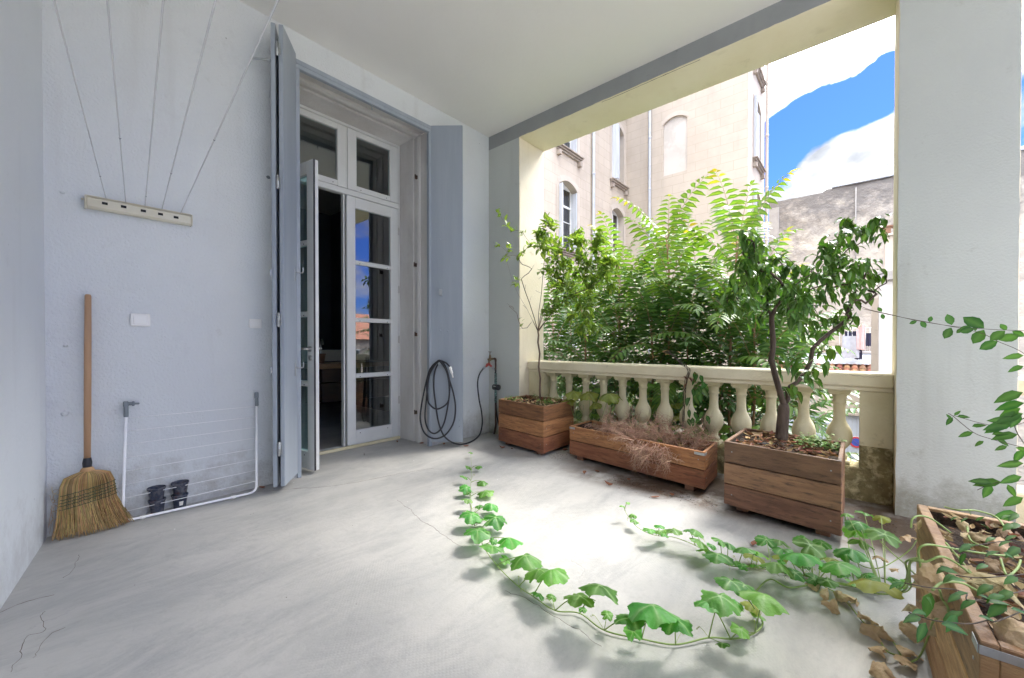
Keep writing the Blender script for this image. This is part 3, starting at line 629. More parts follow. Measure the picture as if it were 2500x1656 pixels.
b.quad((15.2, YS, -3.9), (15.2, 12, -3.9), (15.2, 12, TOP), (15.2, YS, TOP)); b.quad((1.0, YA, TOP), (XB, YA, TOP), (XB, 12, TOP), (1, 12, TOP)); b.quad((XB, YS, TOP), (15.2, YS, TOP), (15.2, 12, TOP), (XB, 12, TOP))
b.quad((1.0, YA, -3.9), (1.0, 12, -3.9), (1.0, 12, TOP), (1.0, YA, TOP))
b.build('wall', [ashlar, plain_stone, dark, blind_fill, ashlar], sh, fix=False)
# plain raised surrounds over the windows
for (P, wins, nrm) in ((PA, winA, 'a'), (PS, winS, 's')):
    for (a, c, z0_, zs, rise) in wins:
        g = MB(); e = .14
        g_ = [(P(a-e, -.012, z0_-.0), P(a, -.012, z0_), P(a, -.012, zs), P(a-e, -.012, zs)), (P(c, -.012, z0_), P(c+e, -.012, z0_), P(c+e, -.012, zs), P(c, -.012, zs))]
        for q_ in g_: g.quad(*q_)
        K = 12
        for i in range(K):
            def pt(t, o_): return P(lerp(a-o_*e, c+o_*e, t), -.012, zs+rise*(1-(2*t-1)**2)+o_*e*1.2)
            g.quad(pt(i/K, 0), pt((i+1)/K, 0), pt((i+1)/K, 1), pt(i/K, 1))
        g.build('surround', plain_stone, sh, fix=False)
        g = MB()
        # sill with stepped moulding and two corbels
        def bx(u0, u1, d0, d1, za, zb_):
            p_ = P(u0, d0, za); q_ = P(u1, d1, zb_); g.box(min(p_[0], q_[0]), max(p_[0], q_[0]), min(p_[1], q_[1]), max(p_[1], q_[1]), za, zb_, .01)
        bx(a-.20, c+.20, -.17, .0, z0_-.05, z0_); bx(a-.17, c+.17, -.12, .0, z0_-.11, z0_-.052); bx(a-.14, c+.14, -.07, 0, z0_-.17, z0_-.112)
        bx(a-.13, a+.0, -.13, 0, z0_-.34, z0_-.172); bx(c, c+.13, -.13, 0, z0_-.34, z0_-.172)
        g.build('sill', sill_stone, sh)
        # casement: frame, bars, glass
        f = MB(); y_ = .24 if nrm == 'a' else .2
        def fb(u0, u1, za, zb_, d0=y_, d1=y_+.05):
            p_ = P(u0, d0, za); q_ = P(u1, d1, zb_); f.box(min(p_[0], q_[0]), max(p_[0], q_[0]), min(p_[1], q_[1]), max(p_[1], q_[1]), za, zb_, .004)
        ze = zs+rise*.6
        fb(a, a+.07, z0_, ze); fb(c-.07, c, z0_, ze); fb(a, c, z0_, z0_+.08, y_+.001, y_+.049); fb(a, c, ze-.08, ze+.2, y_+.001, y_+.049); fb((a+c)/2-.04, (a+c)/2+.04, z0_, ze, y_-.01, y_+.04)
        fb(a, c, z0_+1.55, z0_+1.62, y_-.004, y_+.046)
        for k in (.55, 1.05): fb(a+.07, c-.07, z0_+k, z0_+k+.025, y_+.006, y_+.036)
        fo = f.build('window_frame', white_frame, sh)
        MB().quad(P(a, y_+.03, z0_), P(c, y_+.03, z0_), P(c, y_+.03, ze), P(a, y_+.03, ze)).build('pane', pane_far, fo, fix=False)
# shutters folded into / beside the openings
def far_shutter(pts, z0_, z1_, t=.04):
    g = MB()
    for (p_, q_) in zip(pts, pts[1:]):
        panel(g, (*p_, 0), (*q_, 0), z0_, z1_, t)
        d = (V(q_)-V(p_)); n3 = 3
        for k in range(1, n3):
            c_ = V(p_)+d*(k/n3); nn = V((-d.y, d.x)).normalized()
            for s_ in (-1, 1): g.box(c_.x+nn.x*s_*t*.5-.008, c_.x+nn.x*s_*t*.5+.008, c_.y+nn.y*s_*t*.5-.008, c_.y+nn.y*s_*t*.5+.008, z0_+.02, z1_-.02)
    return g.build('window_shutter', shutter_far, sh)
for zb in (.95, 4.25, 7.6, 10.95):
    far_shutter([(7.27, 3.90), (7.24, 3.74)], zb+.02, zb+2.1); far_shutter([(8.35, 4.22), (8.35, 3.90)], zb+.02, zb+2.1)
    far_shutter([(10.94, 3.88), (10.98, 3.66)], zb+.02, zb+2.15) if zb > 5 else None
    if zb > 5: far_shutter([(10.98, 3.68), (11.18, 3.72)], zb+.02, zb+2.15, .035)
for zb in (1.2, 4.5, 7.85, 11.2):
    far_shutter([(13.17, -.58), (13.16, -.68)], zb+.02, zb+2.3); far_shutter([(14.38, -.52), (13.75, -.50)], zb+.02, zb+2.1) if zb > 5 else None
# render patches beside the blind windows
for zb in (7.70, 11.0):
    g = MB()
    K = 12
    for i in range(K):
        a, c = 1.40, 2.42
        def pt(t, o_): return (XB-.012, lerp(a, c, t), zb+2.0+.2*(1-(2*t-1)**2)*(1 if o_ == 0 else 1)+o_*.17)
        g.quad(pt(i/K, 0), pt((i+1)/K, 0), pt((i+1)/K, 1), pt(i/K, 1))
    g.build('arch_band', plain_stone, sh, fix=False)
# rainwater pipes
for (x, y, m_) in ((9.33, YA-.09, zinc), (XB-.09, 2.87, zinc), (15.0, YS-.12, plain_stone), (15.25, YS-.2, rust)):
    zt = TOP if m_ is not rust else 4.6
    g = MB().lathe([(.055, -3.9), (.055, zt)], (x, y, 0), 12)
    for z in [-3+2.05*i for i in range(9)]:
        if z < zt: g.lathe([(.056, z), (.066, z+.01), (.066, z+.09), (.056, z+.10)], (x, y, 0), 12)
    g.build('downpipe', m_, sh)

# weathered party wall closing the courtyard
ww = thing('weathered_wall', 'tall blotched party wall with a sloping top beyond the courtyard', 'wall', (17, -3, -3.9))
b = MB(); NY, NZ = 60, 50
def topz(y): return (7.27 if y > -2.45 else 7.36) + .03*noise.noise(V((y*3, 0, 0)))+.02*noise.noise(V((y*11, 3, 0)))
def wz(i, j):
    y = lerp(-.47, -9.0, i/NY); z = lerp(-3.9, topz(y), j/NZ)
    amp = .05*max(0, min(1, (z-1.2)/2)); d = amp*noise.fractal(V((y*1.1, z*2.1, 0)), 1.0, 2.0, 5)
    return (17+d, y, z)
vs = [wz(i, j) for i in range(NY+1) for j in range(NZ+1)]
b.add(vs, [(i*(NZ+1)+j, (i+1)*(NZ+1)+j, (i+1)*(NZ+1)+j+1, i*(NZ+1)+j+1) for i in range(NY) for j in range(NZ)], 0, True)
b.quad((17, -.47, -3.9), (17.5, -.47, -3.9), (17.5, -.47, 7.25), (17, -.47, 7.25))
for i in range(NY): b.quad(vs[i*(NZ+1)+NZ], vs[(i+1)*(NZ+1)+NZ], (17.5, vs[(i+1)*(NZ+1)+NZ][1], vs[(i+1)*(NZ+1)+NZ][2]), (17.5, vs[i*(NZ+1)+NZ][1], vs[i*(NZ+1)+NZ][2]))
b.build('masonry', weathered, ww)
MB().box(16.93, 17.3, -9, -2.62, 7.37, 7.50, .01).build('coping', zinc, ww)
MB().box(16.94, 17.0, -.84, -.47, -3.9, 7.0, .01).build('buttress', cement, ww)
b = MB().tube([(16.94, -3.36, 7.2), (16.93, -3.36, 5.6), (16.93, -3.37, 3.4)], .02, 6); b.build('cable', cement, ww)
# glazed roof lantern on top
gl_ = thing('roof_lantern', 'small pyramid glass lantern rising behind the weathered wall top', 'roof lantern', (20, -4.6, 7.4))
b = MB(); ap = V((19.2, -5.0, 9.55)); base = [V((18.0, -3.2, 7.2)), V((20.4, -3.2, 7.2)), V((20.4, -7.2, 7.2)), V((18.0, -7.2, 7.2))]; a2 = V((19.2, -5.6, 9.55))
for q_ in base: b.bar(q_, ap if q_.y > -5 else a2, .05, .05)
for z in (7.2,): 
    for i in range(4): b.bar(base[i], base[(i+1) % 4], .05, .05)
m1 = [q_.lerp(ap if q_.y > -5 else a2, .5) for q_ in base]
for i in range(4): b.bar(m1[i], m1[(i+1) % 4], .03, .03)
b.bar(V((18.0, -4.8, 7.2)), ap, .03, .03); b.bar(V((18.0, -4.2, 7.2)), m1[0].lerp(m1[3], .3), .03, .03); b.bar(ap, a2, .07, .07)
b.build('glazing_bar', zinc, gl_)
b = MB().quad(base[0], base[3], a2, ap).quad(base[0], base[1], ap, ap); b.build('pane', pane_far, gl_, fix=False)
# low wall with wire mesh between building and party wall
g = MB().box(15.3, 17.0, -.95, -.75, -3.9, 5.05, .02); tag(g.build('low_wall', weathered), 'narrow stained wall filling the gap beside the party wall', 'wall')
# shed with garage door, flashing and clay tiles
sd_ = thing('garage', 'low cream garage with blue-grey plank doors under a clay tile roof', 'garage', (15.5, -3, -3.9))
b = MB()
for (a, c, e, f_) in cells((-6.2, 1.5, -3.9, -.35), [(-4.05, -1.2, -3.9, -1.35)]): b.quad((14.5, a, e), (14.5, c, e), (14.5, c, f_), (14.5, a, f_))
b.quad((14.5, 1.5, -3.9), (17, 1.5, -3.9), (17, 1.5, .3), (14.5, 1.5, -.35)); b.box(14.44, 14.52, -4.05, -1.2, -1.35, -1.27, .01)
b.build('wall', plain_stone, sd_, fix=False)
b = MB()
for k in range(24):
    y = -4.05+2.85*(k+.5)/24; b.box(14.58, 14.61, y-.057, y+.057, -3.88, -1.36, .006)
b.box(14.57, 14.58, -2.64, -2.61, -3.88, -1.36); b.build('garage_door', garage_m, sd_)
b = MB(); nt_ = 34
for k in range(nt_):
    y = -6.2+7.7*(k+.5)/nt_; rr = .10
    for j in range(6):   # overlapping cover tiles from eave to ridge
        x0_, x1_ = 14.35+j*.43, 14.35+(j+1)*.43+.05; z0_, z1_ = -.30+j*.11, -.30+(j+1)*.11+.012
        vs = []
        for (xx, zz, r2) in ((x0_, z0_+.02, rr), (x1_, z1_, rr*.86)):
            for i in range(7):
                a = math.pi*i/6; vs.append((xx, y+r2*math.cos(a), zz+r2*math.sin(a)*.75))
        b.add(vs, [(i, i+1, i+8, i+7) for i in range(6)], 0, True)
b.build('tile_roof', tile_m, sd_, fix=False)
b = MB().quad((14.4, -6.2, -.33), (17, -6.2, .33), (17, 1.5, .33), (14.4, 1.5, -.33)); b.build('roof_deck', terracotta, sd_, fix=False)
b = MB().quad((16.55, -6.2, .34), (16.98, -6.2, .72), (16.98, 1.5, .72), (16.55, 1.5, .34)); b.box(16.96, 16.99, -6.2, 1.5, .72, .76); b.build('flashing', zinc, sd_, fix=False)
# no-parking sign on the garage door
sg = thing('no_parking_sign', 'small round blue and red no-parking sign on the garage door', 'sign', (14.55, -3.45, -2.27))
MB().lathe([(0, 0), (.20, 0), (.20, .012), (0, .012)], (14.572, -3.45, -2.27), 32, (-1, 0, 0)).build('disc', fab[3], sg)
MB().lathe([(.13, .014), (.19, .014)], (14.572, -3.45, -2.27), 32, (-1, 0, 0)).build('ring', sign_red, sg)
MB().lathe([(0, .015), (.132, .015)], (14.572, -3.45, -2.27), 32, (-1, 0, 0)).build('field', sign_blue, sg)
MB().bar((14.556, -3.34, -2.16), (14.556, -3.56, -2.38), .004, .035, (1, 0, 0)).build('slash', sign_red, sg)
# pale gate pillar with cap and chimney stubs at the right of the opening
pl_ = thing('white_pillar', 'pale block pillar with a grey capstone beyond the right end of the balustrade', 'pillar', (12.5, -3.2, -3.9))
pa, pb = WX(2146, 700, 12.5), WX(2183, 700, 12.5); 
MB().box(12.5, 13.2, pb.y-.6, pa.y, -3.9, 3.0, .01).build('shaft', white_enamel and mk('pillar_render', (.60, .57, .53), (.55, .52, .48), 2, rough=.9), pl_)
MB().box(12.42, 13.3, pb.y-.6, pa.y+.06, 3.0, 3.28, .01).build('capstone', cement, pl_)
b = MB().box(12.8, 13.1, pb.y-.5, pa.y-.12, 3.28, 4.35, .01).box(12.75, 13.15, pb.y-.5, pa.y-.06, 4.35, 4.42, .01); b.build('chimney', plain_stone, pl_)
MB().box(12.8, 13.1, pa.y-.26, pa.y-.10, 4.43, 4.62, .01).box(12.78, 13.12, pb.y-.5, pa.y-.02, 4.63, 4.67).build('chimney_pot', terracotta, pl_)
b = MB().box(13.6, 14.0, WX(2146, 700, 13.6).y-.5, WX(2128, 700, 13.6).y, -3.9, 2.6, .01); tag(b.build('boundary_wall', plain_stone), 'plain pinkish wall end just left of the white pillar', 'wall')
# wall-mounted laundry rack
lr = thing('laundry_rack', 'white wire drying rack fixed to the party wall above the shed roof', 'drying rack', (16.6, -3.4, 1.2))
b = MB(); xr = 16.3
for z in (1.72, .82): b.tube([(xr, -2.92, z), (xr, -3.92, z)], .014, 6)
for k in range(9): y = -2.92-k*.125; b.tube([(xr, y, 1.72), (xr, y, .82)], .009, 6)
for y in (-2.92, -3.42, -3.92): b.tube([(xr, y, 1.72), (16.98, y, 1.75)], .01, 6); b.tube([(xr, y, .82), (16.98, y, .9)], .01, 6)
for xx in (16.45, 16.6, 16.75): b.tube([(xx, -2.92, 1.73), (xx, -3.92, 1.73)], .006, 6)
b.build('rack', white_enamel, lr)
def cloth(label, y0, y1, z0, z1, m_, seed, name='garment', x=16.25):
    g = MB(); nu, nv = 14, 14; vs = []
    for i in range(nu+1):
        for j in range(nv+1):
            u, v = i/nu, j/nv; yy = lerp(y0, y1, u+.10*noise.noise(V((v*2, u*2, seed)))*v); zz = lerp(z1, z0, v)-.08*v*abs(noise.noise(V((u*4, seed, 0))))
            vs.append((x+.03*noise.noise(V((u*7, v*1.5, seed)))-.02*math.sin(u*9+seed), yy, zz))
    g.add(vs, [(i*(nv+1)+j, (i+1)*(nv+1)+j, (i+1)*(nv+1)+j+1, i*(nv+1)+j+1) for i in range(nu) for j in range(nv)], 0, True)
    tag(g.build(name, m_, fix=False), label, 'laundry', 'laundry on the wire rack')
cloth('pale grey shirt draped over the left of the laundry rack', -3.0, -3.5, .60, 1.42, fab[0], 1)
cloth('pink towel thrown over the middle of the laundry rack', -3.42, -3.66, .92, 1.86, fab[1], 2, x=16.22)
cloth('dark garment hanging on the right of the laundry rack', -3.68, -3.88, 1.05, 1.52, fab[2], 3)
cloth('dark trousers hanging low in the middle of the rack', -3.36, -3.58, .55, 1.05, fab[2], 4, x=16.28)
cloth('dark striped cloth on the upper left of the rack', -3.08, -3.42, 1.3, 1.6, fab[2], 7, x=16.30)
# far roofs that the sky line shows in the door glass
hs = thing('far_house', 'low far house with a red tile roof south of the courtyard', 'house', (22, -32, -3.9))
MB().box(8, 34, -40, -30, -3.9, 1.6).build('wall', plain_stone, hs)
b = MB().add([(7.6, -29.6, 1.5), (34.4, -29.6, 1.5), (34.4, -40.4, 1.5), (7.6, -40.4, 1.5), (11, -35, 4.2), (31, -35, 4.2)], [(0, 1, 5, 4), (2, 3, 4, 5), (1, 2, 5), (3, 0, 4)]); b.build('roof', tile_m, hs)
for k in range(6):
    f = MB().box(10+k*4, 11+k*4, -29.99, -29.95, -1.2, .6).build('window', white_frame, hs); MB().box(10.1+k*4, 10.9+k*4, -29.945, -29.94, -1.1, .5).build('pane', pane_far, f)
# ================================================================ THINGS IN THE LOGGIA
R = random.Random(7)
def U(a, b): return R.uniform(a, b)
def nv(p, s=0): return noise.noise_vector(V(p)+V((s, s*1.7, s*.3)))
# ---- clothesline
cl = thing('clothesline', 'cream retractable clothesline holder on the wall with five cords running overhead', 'clothesline', (-3.3, -.03, 2.0))
b = MB().box(-3.572, -3.046, -.052, 0, 1.982, 2.054, .012).box(-3.572, -3.563, -.056, 0, 1.978, 2.058, .004).box(-3.055, -3.046, -.056, 0, 1.978, 2.058, .004)
b.box(-3.565, -3.053, -.050, -.010, 2.0545, 2.060, .002); b.lathe([(0, 0), (.006, 0), (.006, .02), (0, .03)], (-3.585, -.02, 2.035), 8, (1, 0, 0)); b.build('case', ivory, cl)
d_line = ray(331, 761).normalized()
for px, py in ((258, 497), (304, 505), (352, 515), (394, 523), (432, 531)):
    s_ = WY(px-2, py, -.0535); 
    MB().box(s_.x-.013, s_.x+.013, -.0535, -.051, s_.z-.008, s_.z+.008).build('slot', dark, cl)
k5 = [((259, 490), (128, 0)), ((307, 497), (250, 0)), ((354, 508), (385, 0)), ((395, 516), (492, 0)), ((441, 524), (690, 0))]
kn = [.22, .5, .12, .37, .62]
for (a, c), kk in zip(k5, kn):
    s_ = WY(*a, -.035); s_.z = 2.058
    far = s_-d_line*9.5
    MB().tube([s_, s_.lerp(far, .5), far], .0023, 6).build('cord', white_enamel, cl)
    q = s_.lerp(far, kk*.28); MB().lathe([(0, -.004), (.005, 0), (0, .005)], q, 8, (1, 0, .2)).build('knot', grey_plastic, cl)
# ---- two switches
def switch(x0, x1, z0, z1, label):
    t = thing('light_switch', label, 'light switch', ((x0+x1)/2, 0, (z0+z1)/2), 'white wall switches')
    MB().box(x0, x1, -.020, 0, z0, z1, .005).build('plate', white_plastic, t)
    MB().box(x0+.014, x1-.014, -.026, -.0202, z0+.014, z1-.014, .003).build('rocker', white_plastic, t)
switch(-3.369, -3.270, 1.262, 1.346, 'larger white rocker switch above the folded airer')
switch(-2.690, -2.603, 1.268, 1.340, 'smaller cream switch plate close to the folded shutter')
# old fixings in the wall
for (x, z, s_) in ((WY(152, 470).x, WY(152, 470).z, .012), (WY(158, 1010).x, WY(158, 1010).z, .018), (WY(160, 845).x, WY(160, 845).z, .01), (WY(655, 433).x, WY(655, 433).z, .016)):
    tag(MB().lathe([(0, -.002), (s_, 0), (s_*.6, .008), (0, .009)], (x, 0, z), 9, (0, -1, .3)).build('plaster_patch', grey_plastic if s_ == .016 else wall_paint), 'small filler blob on the blue-grey wall at x %d cm from the corner' % round((x+3.735)*100) if 0 else
        {.012: 'small round filler blob high on the wall near the corner', .018: 'old wall plug patch low beside the broom handle', .01: 'tiny filler spot left of the broom handle', .016: 'dark fixing behind the upper part of the folded shutter'}[s_], 'wall fixing', 'old fixings in the roughcast wall')
# ---- corn broom
br = thing('broom', 'straw broom leaning in the left corner', 'broom', (-3.56, -.1, 0))
br['label'] = 'straw broom with green stitching and pale wooden handle leaning in the corner'
hb, ht = V((-3.571, -.07, .43)), V((-3.560, -.028, 1.452))
ax_ = (ht-hb).normalized(); ln = (ht-hb).length
MB().lathe([(0, 0), (.0155, 0), (.0165, .3), (.0165, ln*.7), (.015, ln-.012), (.011, ln-.002), (0, ln)], hb, 20, ax_).build('handle', beech, br)
MB().lathe([(.020, -.035), (.022, -.01), (.018, .015), (.0167, .02)], hb, 20, ax_).build('collar', black, br)
MB().lathe([(.024, -.075), (.031, -.068), (.032, -.055), (.028, -.045), (.0215, -.036)], hb, 24, ax_).build('binding', straw, br)
b = MB(); RB = random.Random(3)
def bez(t, a, c): return a+(c-a)*t
NB = 1150
for i in range(NB):
    u = RB.uniform(-1, 1); w = RB.uniform(-1, 1)
    if abs(w) < .45 and RB.random() < .6: w = math.copysign(RB.uniform(.6, 1), w)
    ww_ = math.sqrt(max(0, 1-u*u*.85))*w
    def prof_(z):   # half width, half depth of the brush at height z
        if z > .355: t = (.43-z)/.075; return .024+.085*math.sin(min(1, t)*1.57)**.8, .022+.012*t
        if z > .19: t = (.355-z)/.165; return .109+.015*t, .034-.004*t
        t = (.19-z)/.19; return .124+.040*t**1.3, .030+.032*t
    zb = max(.003, .003+abs(RB.gauss(0, .016))+.012*(1-abs(w)))
    pts = []; js = RB.uniform(-.012, .012); jd = RB.uniform(-.012, .012)
    for k, z in enumerate((.372, .362, .345, .30, .24, .19, .13, .07, zb)):
        z = min(.375, z) ; a_, d_ = prof_(max(z, .0)); t = max(0, (.19-z)/.19)
        if z > .36: a_ = .03 if k == 0 else .062; d_ = .022
        if k == 2: a_ = .098
        cx_ = -3.571+.028*t*1.0+(.43-z)*.01
        pts.append((cx_+u*a_+js*t*2+.004*math.sin(z*60+i)*t, -.082-.015*t+ww_*d_+jd*t*1.5, z))
    b.tube(pts, [.0016, .0017, .0018, .0017, .0016, .0016, .0016, .0014, .0009], 3, 0, 0., False)
for i in range(16):
    z0_ = RB.uniform(.1, .3); sx_ = RB.choice((-1, -1, 1)); b.tube(cr_path([(-3.571+sx_*.11, -.08, z0_), (-3.571+sx_*.14, -.07+RB.uniform(-.02, .02), z0_-.03+RB.uniform(-.02, .1)), (-3.571+sx_*RB.uniform(.13, .16), -.06, z0_-.09+RB.uniform(-.02, .16))], 3), .0009, 3, 0, 0., False)
b.build('bristles', straw, br, fix=False)
g = MB()
for i, z in enumerate((.27, .245, .228, .211, .188)):
    a_ = .118+.002*i; d_ = .0345
    g.tube([(-3.569+a_*math.cos(t), -.082+d_*math.copysign(abs(math.sin(t))**.7, math.sin(t)), z+.020*math.cos(t)-.001*math.sin(t*19)) for t in [2*math.pi*k/72 for k in range(73)]], .0017, 5)
    for k in range(11):
        x_ = -3.569+a_*.9*(k/5-1)
        if i < 4: g.tube([(x_, -.082-d_*math.sqrt(max(.05, 1-(k/5-1)**2*.8))-.001, z+.02*(k/5-1)), (x_+.008, -.082-d_*math.sqrt(max(.05, 1-(k/5-1)**2*.8))-.001, z-.02+.02*(k/5-1))], .001, 4)
g.build('stitching', green_twine, br)
# ---- folded airer frame
ai = thing('airer', 'white tubular clothes airer wing with eight wires leaning on the wall', 'clothes airer', (-3.0, -.06, 0))
TL, TR, BL, BR = V((-3.394, -.03, .70)), V((-2.647, -.035, .665)), V((-3.420, -.082, .012)), V((-2.684, -.142, .012))
def corner(a, c, d, r=.055):
    u, v = (a-c).normalized(), (d-c).normalized(); p, q = c+u*r, c+v*r
    return [p.lerp(c, 1-(1-t)**2*1.0 if False else 0)*(1-t)**2+c*2*t*(1-t)+q*t*t for t in [k/7 for k in range(8)]]
path = [TL]+corner(TL, BL, BR)+corner(BL, BR, TR)+[TR]
MB().tube(path, .0085, 12).build('frame', white_enamel, ai)
for i in range(8):
    t = (.062+.0885*i)/.72; a = BL.lerp(TL, t+.0); c = BR.lerp(TR, t+.035)
    MB().tube([a, c], .0024, 6).build('wire', white_enamel, ai)
b = MB().lathe([(.0095, -.03), (.0125, -.028), (.0125, .03), (.011, .045), (0, .045)], TL+V((0, 0, .0)), 14)
b.box(TL.x-.014, TL.x+.012, TL.y-.014, TL.y+.010, TL.z+.035, TL.z+.072, .004).lathe([(.011, 0), (.011, .022), (.016, .024), (.016, .034), (.007, .036), (.006, .056), (0, .06)], TL+V((.006, 0, .055)), 12, (1, -.1, -.05)); b.build('joint', grey_plastic, ai)
b = MB().lathe([(.0095, -.01), (.0125, -.008), (.0115, .055), (0, .055)], TR, 14).box(TR.x-.014, TR.x+.012, TR.y-.010, TR.y+.012, TR.z+.05, TR.z+.098, .004); b.build('joint', grey_plastic, ai)
for t in (.13, .80):
    p = BL.lerp(BR, t); MB().lathe([(.0105, -.014), (.0115, -.012), (.0115, .012), (.0105, .014)], p, 12, BR-BL).box(p.x-.006, p.x+.006, p.y-.012, p.y+.004, 0.001, .01, .002).build('foot', white_plastic, ai)
# ---- four glazed pots in two stacks behind the airer
def potobj(x, y, z, r, label, lab=False):
    t = thing('plant_pot', label, 'plant pot', (x, y, z), 'glazed pots stacked behind the airer')
    MB().lathe([(0, z+.004), (r*.68, z), (r*.72, z+.006), (r*.92, z+.082), (r, z+.086), (r*1.02, z+.092), (r, z+.098), (r*.93, z+.099), (r*.90, z+.094), (r*.84, z+.07), (r*.66, z+.015), (0, z+.012)], (x, y, 0), 36).build('pot', glaze, t)
    if lab:
        g = MB(); vs = []
        for i in range(7):
            a = rad(lerp(-103, -75, i/6)); q = r*.83
            vs += [(x+(q-.003+.0025)*math.cos(a), y+(q+.0)*math.sin(a), z+.028), (x+(q+.009)*math.cos(a), y+(q+.0075)*math.sin(a), z+.058)]
        g.add(vs, [(2*i, 2*i+2, 2*i+3, 2*i+1) for i in range(6)]); g.build('price_label', paper, t, fix=False)
potobj(-3.248, -.052, .001, .047, 'lower blue-grey glazed pot of the left stack behind the airer'); potobj(-3.251, -.052, .082, .049, 'upper reddish-brown glazed pot of the left stack, open mouth showing')
potobj(-3.128, -.052, .001, .047, 'lower glazed pot of the right stack with a small white label', True); potobj(-3.126, -.052, .086, .050, 'upper dark blue glazed pot of the right stack')
# ---- tap, pipe, timer and hose
tp = thing('outdoor_tap', 'old brass tap on a taped pipe in the corner with a black water timer', 'tap', (-.03, -.15, 0))
y_ = WX(1210, 900, -.03).y
b = MB().tube([(-.03, y_, .93), (-.03, y_, .80), (-.03, y_+.004, .60), (-.03, y_, .12), (-.025, y_+.03, .0)], .011, 10).tube(cr_path([(-.03, y_, .92), (-.035, y_+.0, .95), (-.05, y_+.015, .955)]), .014, 10); b.build('pipe', rust, tp)
b = MB().tube([(-.03, y_, .77), (-.03, y_, .40)], .0165, 10); b.build('tape_wrap', verdigris, tp)
ty = WX(1197, 880, -.07).y
b = MB().lathe([(.010, 0), (.014, .02), (.016, .05), (.012, .08)], (-.05, y_+.012, .955), 12, (-.45, .9, -.15)).lathe([(.016, -.03), (.018, 0), (.013, .03), (.009, .045), (.006, .05), (.005, .085), (0, .085)], (-.075, ty, .955), 14)
b.bar((-.075, ty-.028, 1.04), (-.075, ty+.028, 1.04), .012, .007, c=.002); b.tube(cr_path([(-.075, ty, .955), (-.085, ty+.005, .93), (-.09, ty+.005, .90)]), .013, 10); b.build('tap_body', brass, tp)
sp_ = V((-.09, ty+.005, .885))
b = MB().tube([sp_, sp_+V((-.02, .035, -.03))], .013, 10).tube([sp_, sp_+V((.015, -.035, -.03))], .013, 10).lathe([(0, -.012), (.02, -.01), (.02, .01), (0, .012)], sp_, 12, (0, 1, 0)).lathe([(0, -.008), (.014, -.006), (.014, .008), (0, .01)], sp_+V((-.01, .02, -.005)), 10, (-1, 0, 0)).lathe([(0, -.008), (.014, -.006), (.014, .008), (0, .01)], sp_+V((-.01, -.02, -.005)), 10, (-1, 0, 0)); b.build('splitter', redp, tp)
e1, e2 = sp_+V((-.03, .05, -.045)), sp_+V((.03, -.05, -.05))
b = MB().tube([sp_+V((-.02, .035, -.03)), e1+V((-.01, .015, -.015))], .0125, 10).tube([sp_+V((.015, -.035, -.03)), e2+V((.004, -.01, -.02))], .0125, 10); b.build('connector', galv, tp)
b = MB().tube(cr_path([e2, e2+V((.02, -.02, -.03)), (-.035, y_+.004, .77)]), .0105, 10).tube(cr_path([(-.035, y_-.015, .40), (-.05, y_-.04, .25), (-.05, y_-.075, .12)]), .008, 8); b.build('feed_hose', black, tp)
gz = WX(1218, 948, -.05)
b = MB().lathe([(0, -.045), (.034, -.045), (.036, -.040), (.036, .040), (.034, .045), (0, .045)], (-.055, y_-.035, .60), 24, (0, 1, 0)); b.build('water_timer', black, tp)
b = MB(); 
for i in range(5): b.box(-.0918, -.0912, y_-.016-.006*i*1.4, y_-.0215-.006*i*1.4+.001, .612, .618)
b.build('lettering', white_enamel, tp)
ho = thing('garden_hose', 'coiled black garden hose hanging from a hook on the right shutter', 'hose', (-.8, -.2, 0))
def z7(x, y): return (1000+x/5.227, 820+y/5.227)
def HP(x, y, d): return AT(*z7(x, y), d)
pts = [e1+V((-.01, .015, -.015)), WY(*z7(888, 500), -.11), WY(*z7(868, 620), -.09), WY(*z7(888, 820), -.09), WY(*z7(915, 950), -.10), WY(*z7(928, 1100), -.11)]
pts += [FL(*z7(905, 1235), .05), FL(*z7(850, 1310), .014), FL(*z7(760, 1362), .011), FL(*z7(650, 1386), .011), HP(540, 1360, 4.40), HP(450, 1290, 4.42), HP(400, 1200, 4.43), HP(360, 1060, 4.44), HP(330, 860, 4.44), HP(308, 640, 4.445), HP(322, 460, 4.445), HP(370, 350, 4.44), HP(405, 328, 4.43)]
pts += [HP(450, 380, 4.43), HP(500, 540, 4.42), HP(560, 740, 4.42), HP(585, 930, 4.42), HP(555, 1120, 4.41), HP(450, 1270, 4.40), HP(310, 1312, 4.40), HP(190, 1240, 4.40), HP(137, 1080, 4.41), HP(150, 900, 4.42), HP(205, 620, 4.42), HP(260, 430, 4.43), HP(345, 335, 4.42)]
pts += [HP(400, 320, 4.41), HP(470, 420, 4.42), HP(512, 640, 4.42), HP(480, 940, 4.43), HP(420, 1160, 4.42), HP(320, 1247, 4.41), HP(235, 1190, 4.42), HP(197, 1040, 4.42), HP(215, 800, 4.43), HP(250, 520, 4.43), HP(345, 345, 4.41)]
pts += [HP(390, 330, 4.40), HP(480, 480, 4.41), HP(508, 700, 4.41), HP(480, 860, 4.40), HP(350, 935, 4.40), HP(250, 870, 4.41), HP(230, 780, 4.41), HP(222, 640, 4.42), HP(280, 430, 4.42), HP(380, 325, 4.41), HP(460, 345, 4.41), HP(515, 395, 4.41)]
MB().tube(cr_path(pts, 7), .0088, 10).build('tube', black, ho)
q0, q1 = HP(515, 395, 4.41), HP(556, 535, 4.41)
MB().lathe([(.010, 0), (.016, .005), (.016, .03), (.012, .04), (.015, .045), (.015, .07), (.008, .08), (.007, (q1-q0).length), (0, (q1-q0).length)], q0, 14, q1-q0).build('nozzle', white_plastic, ho)

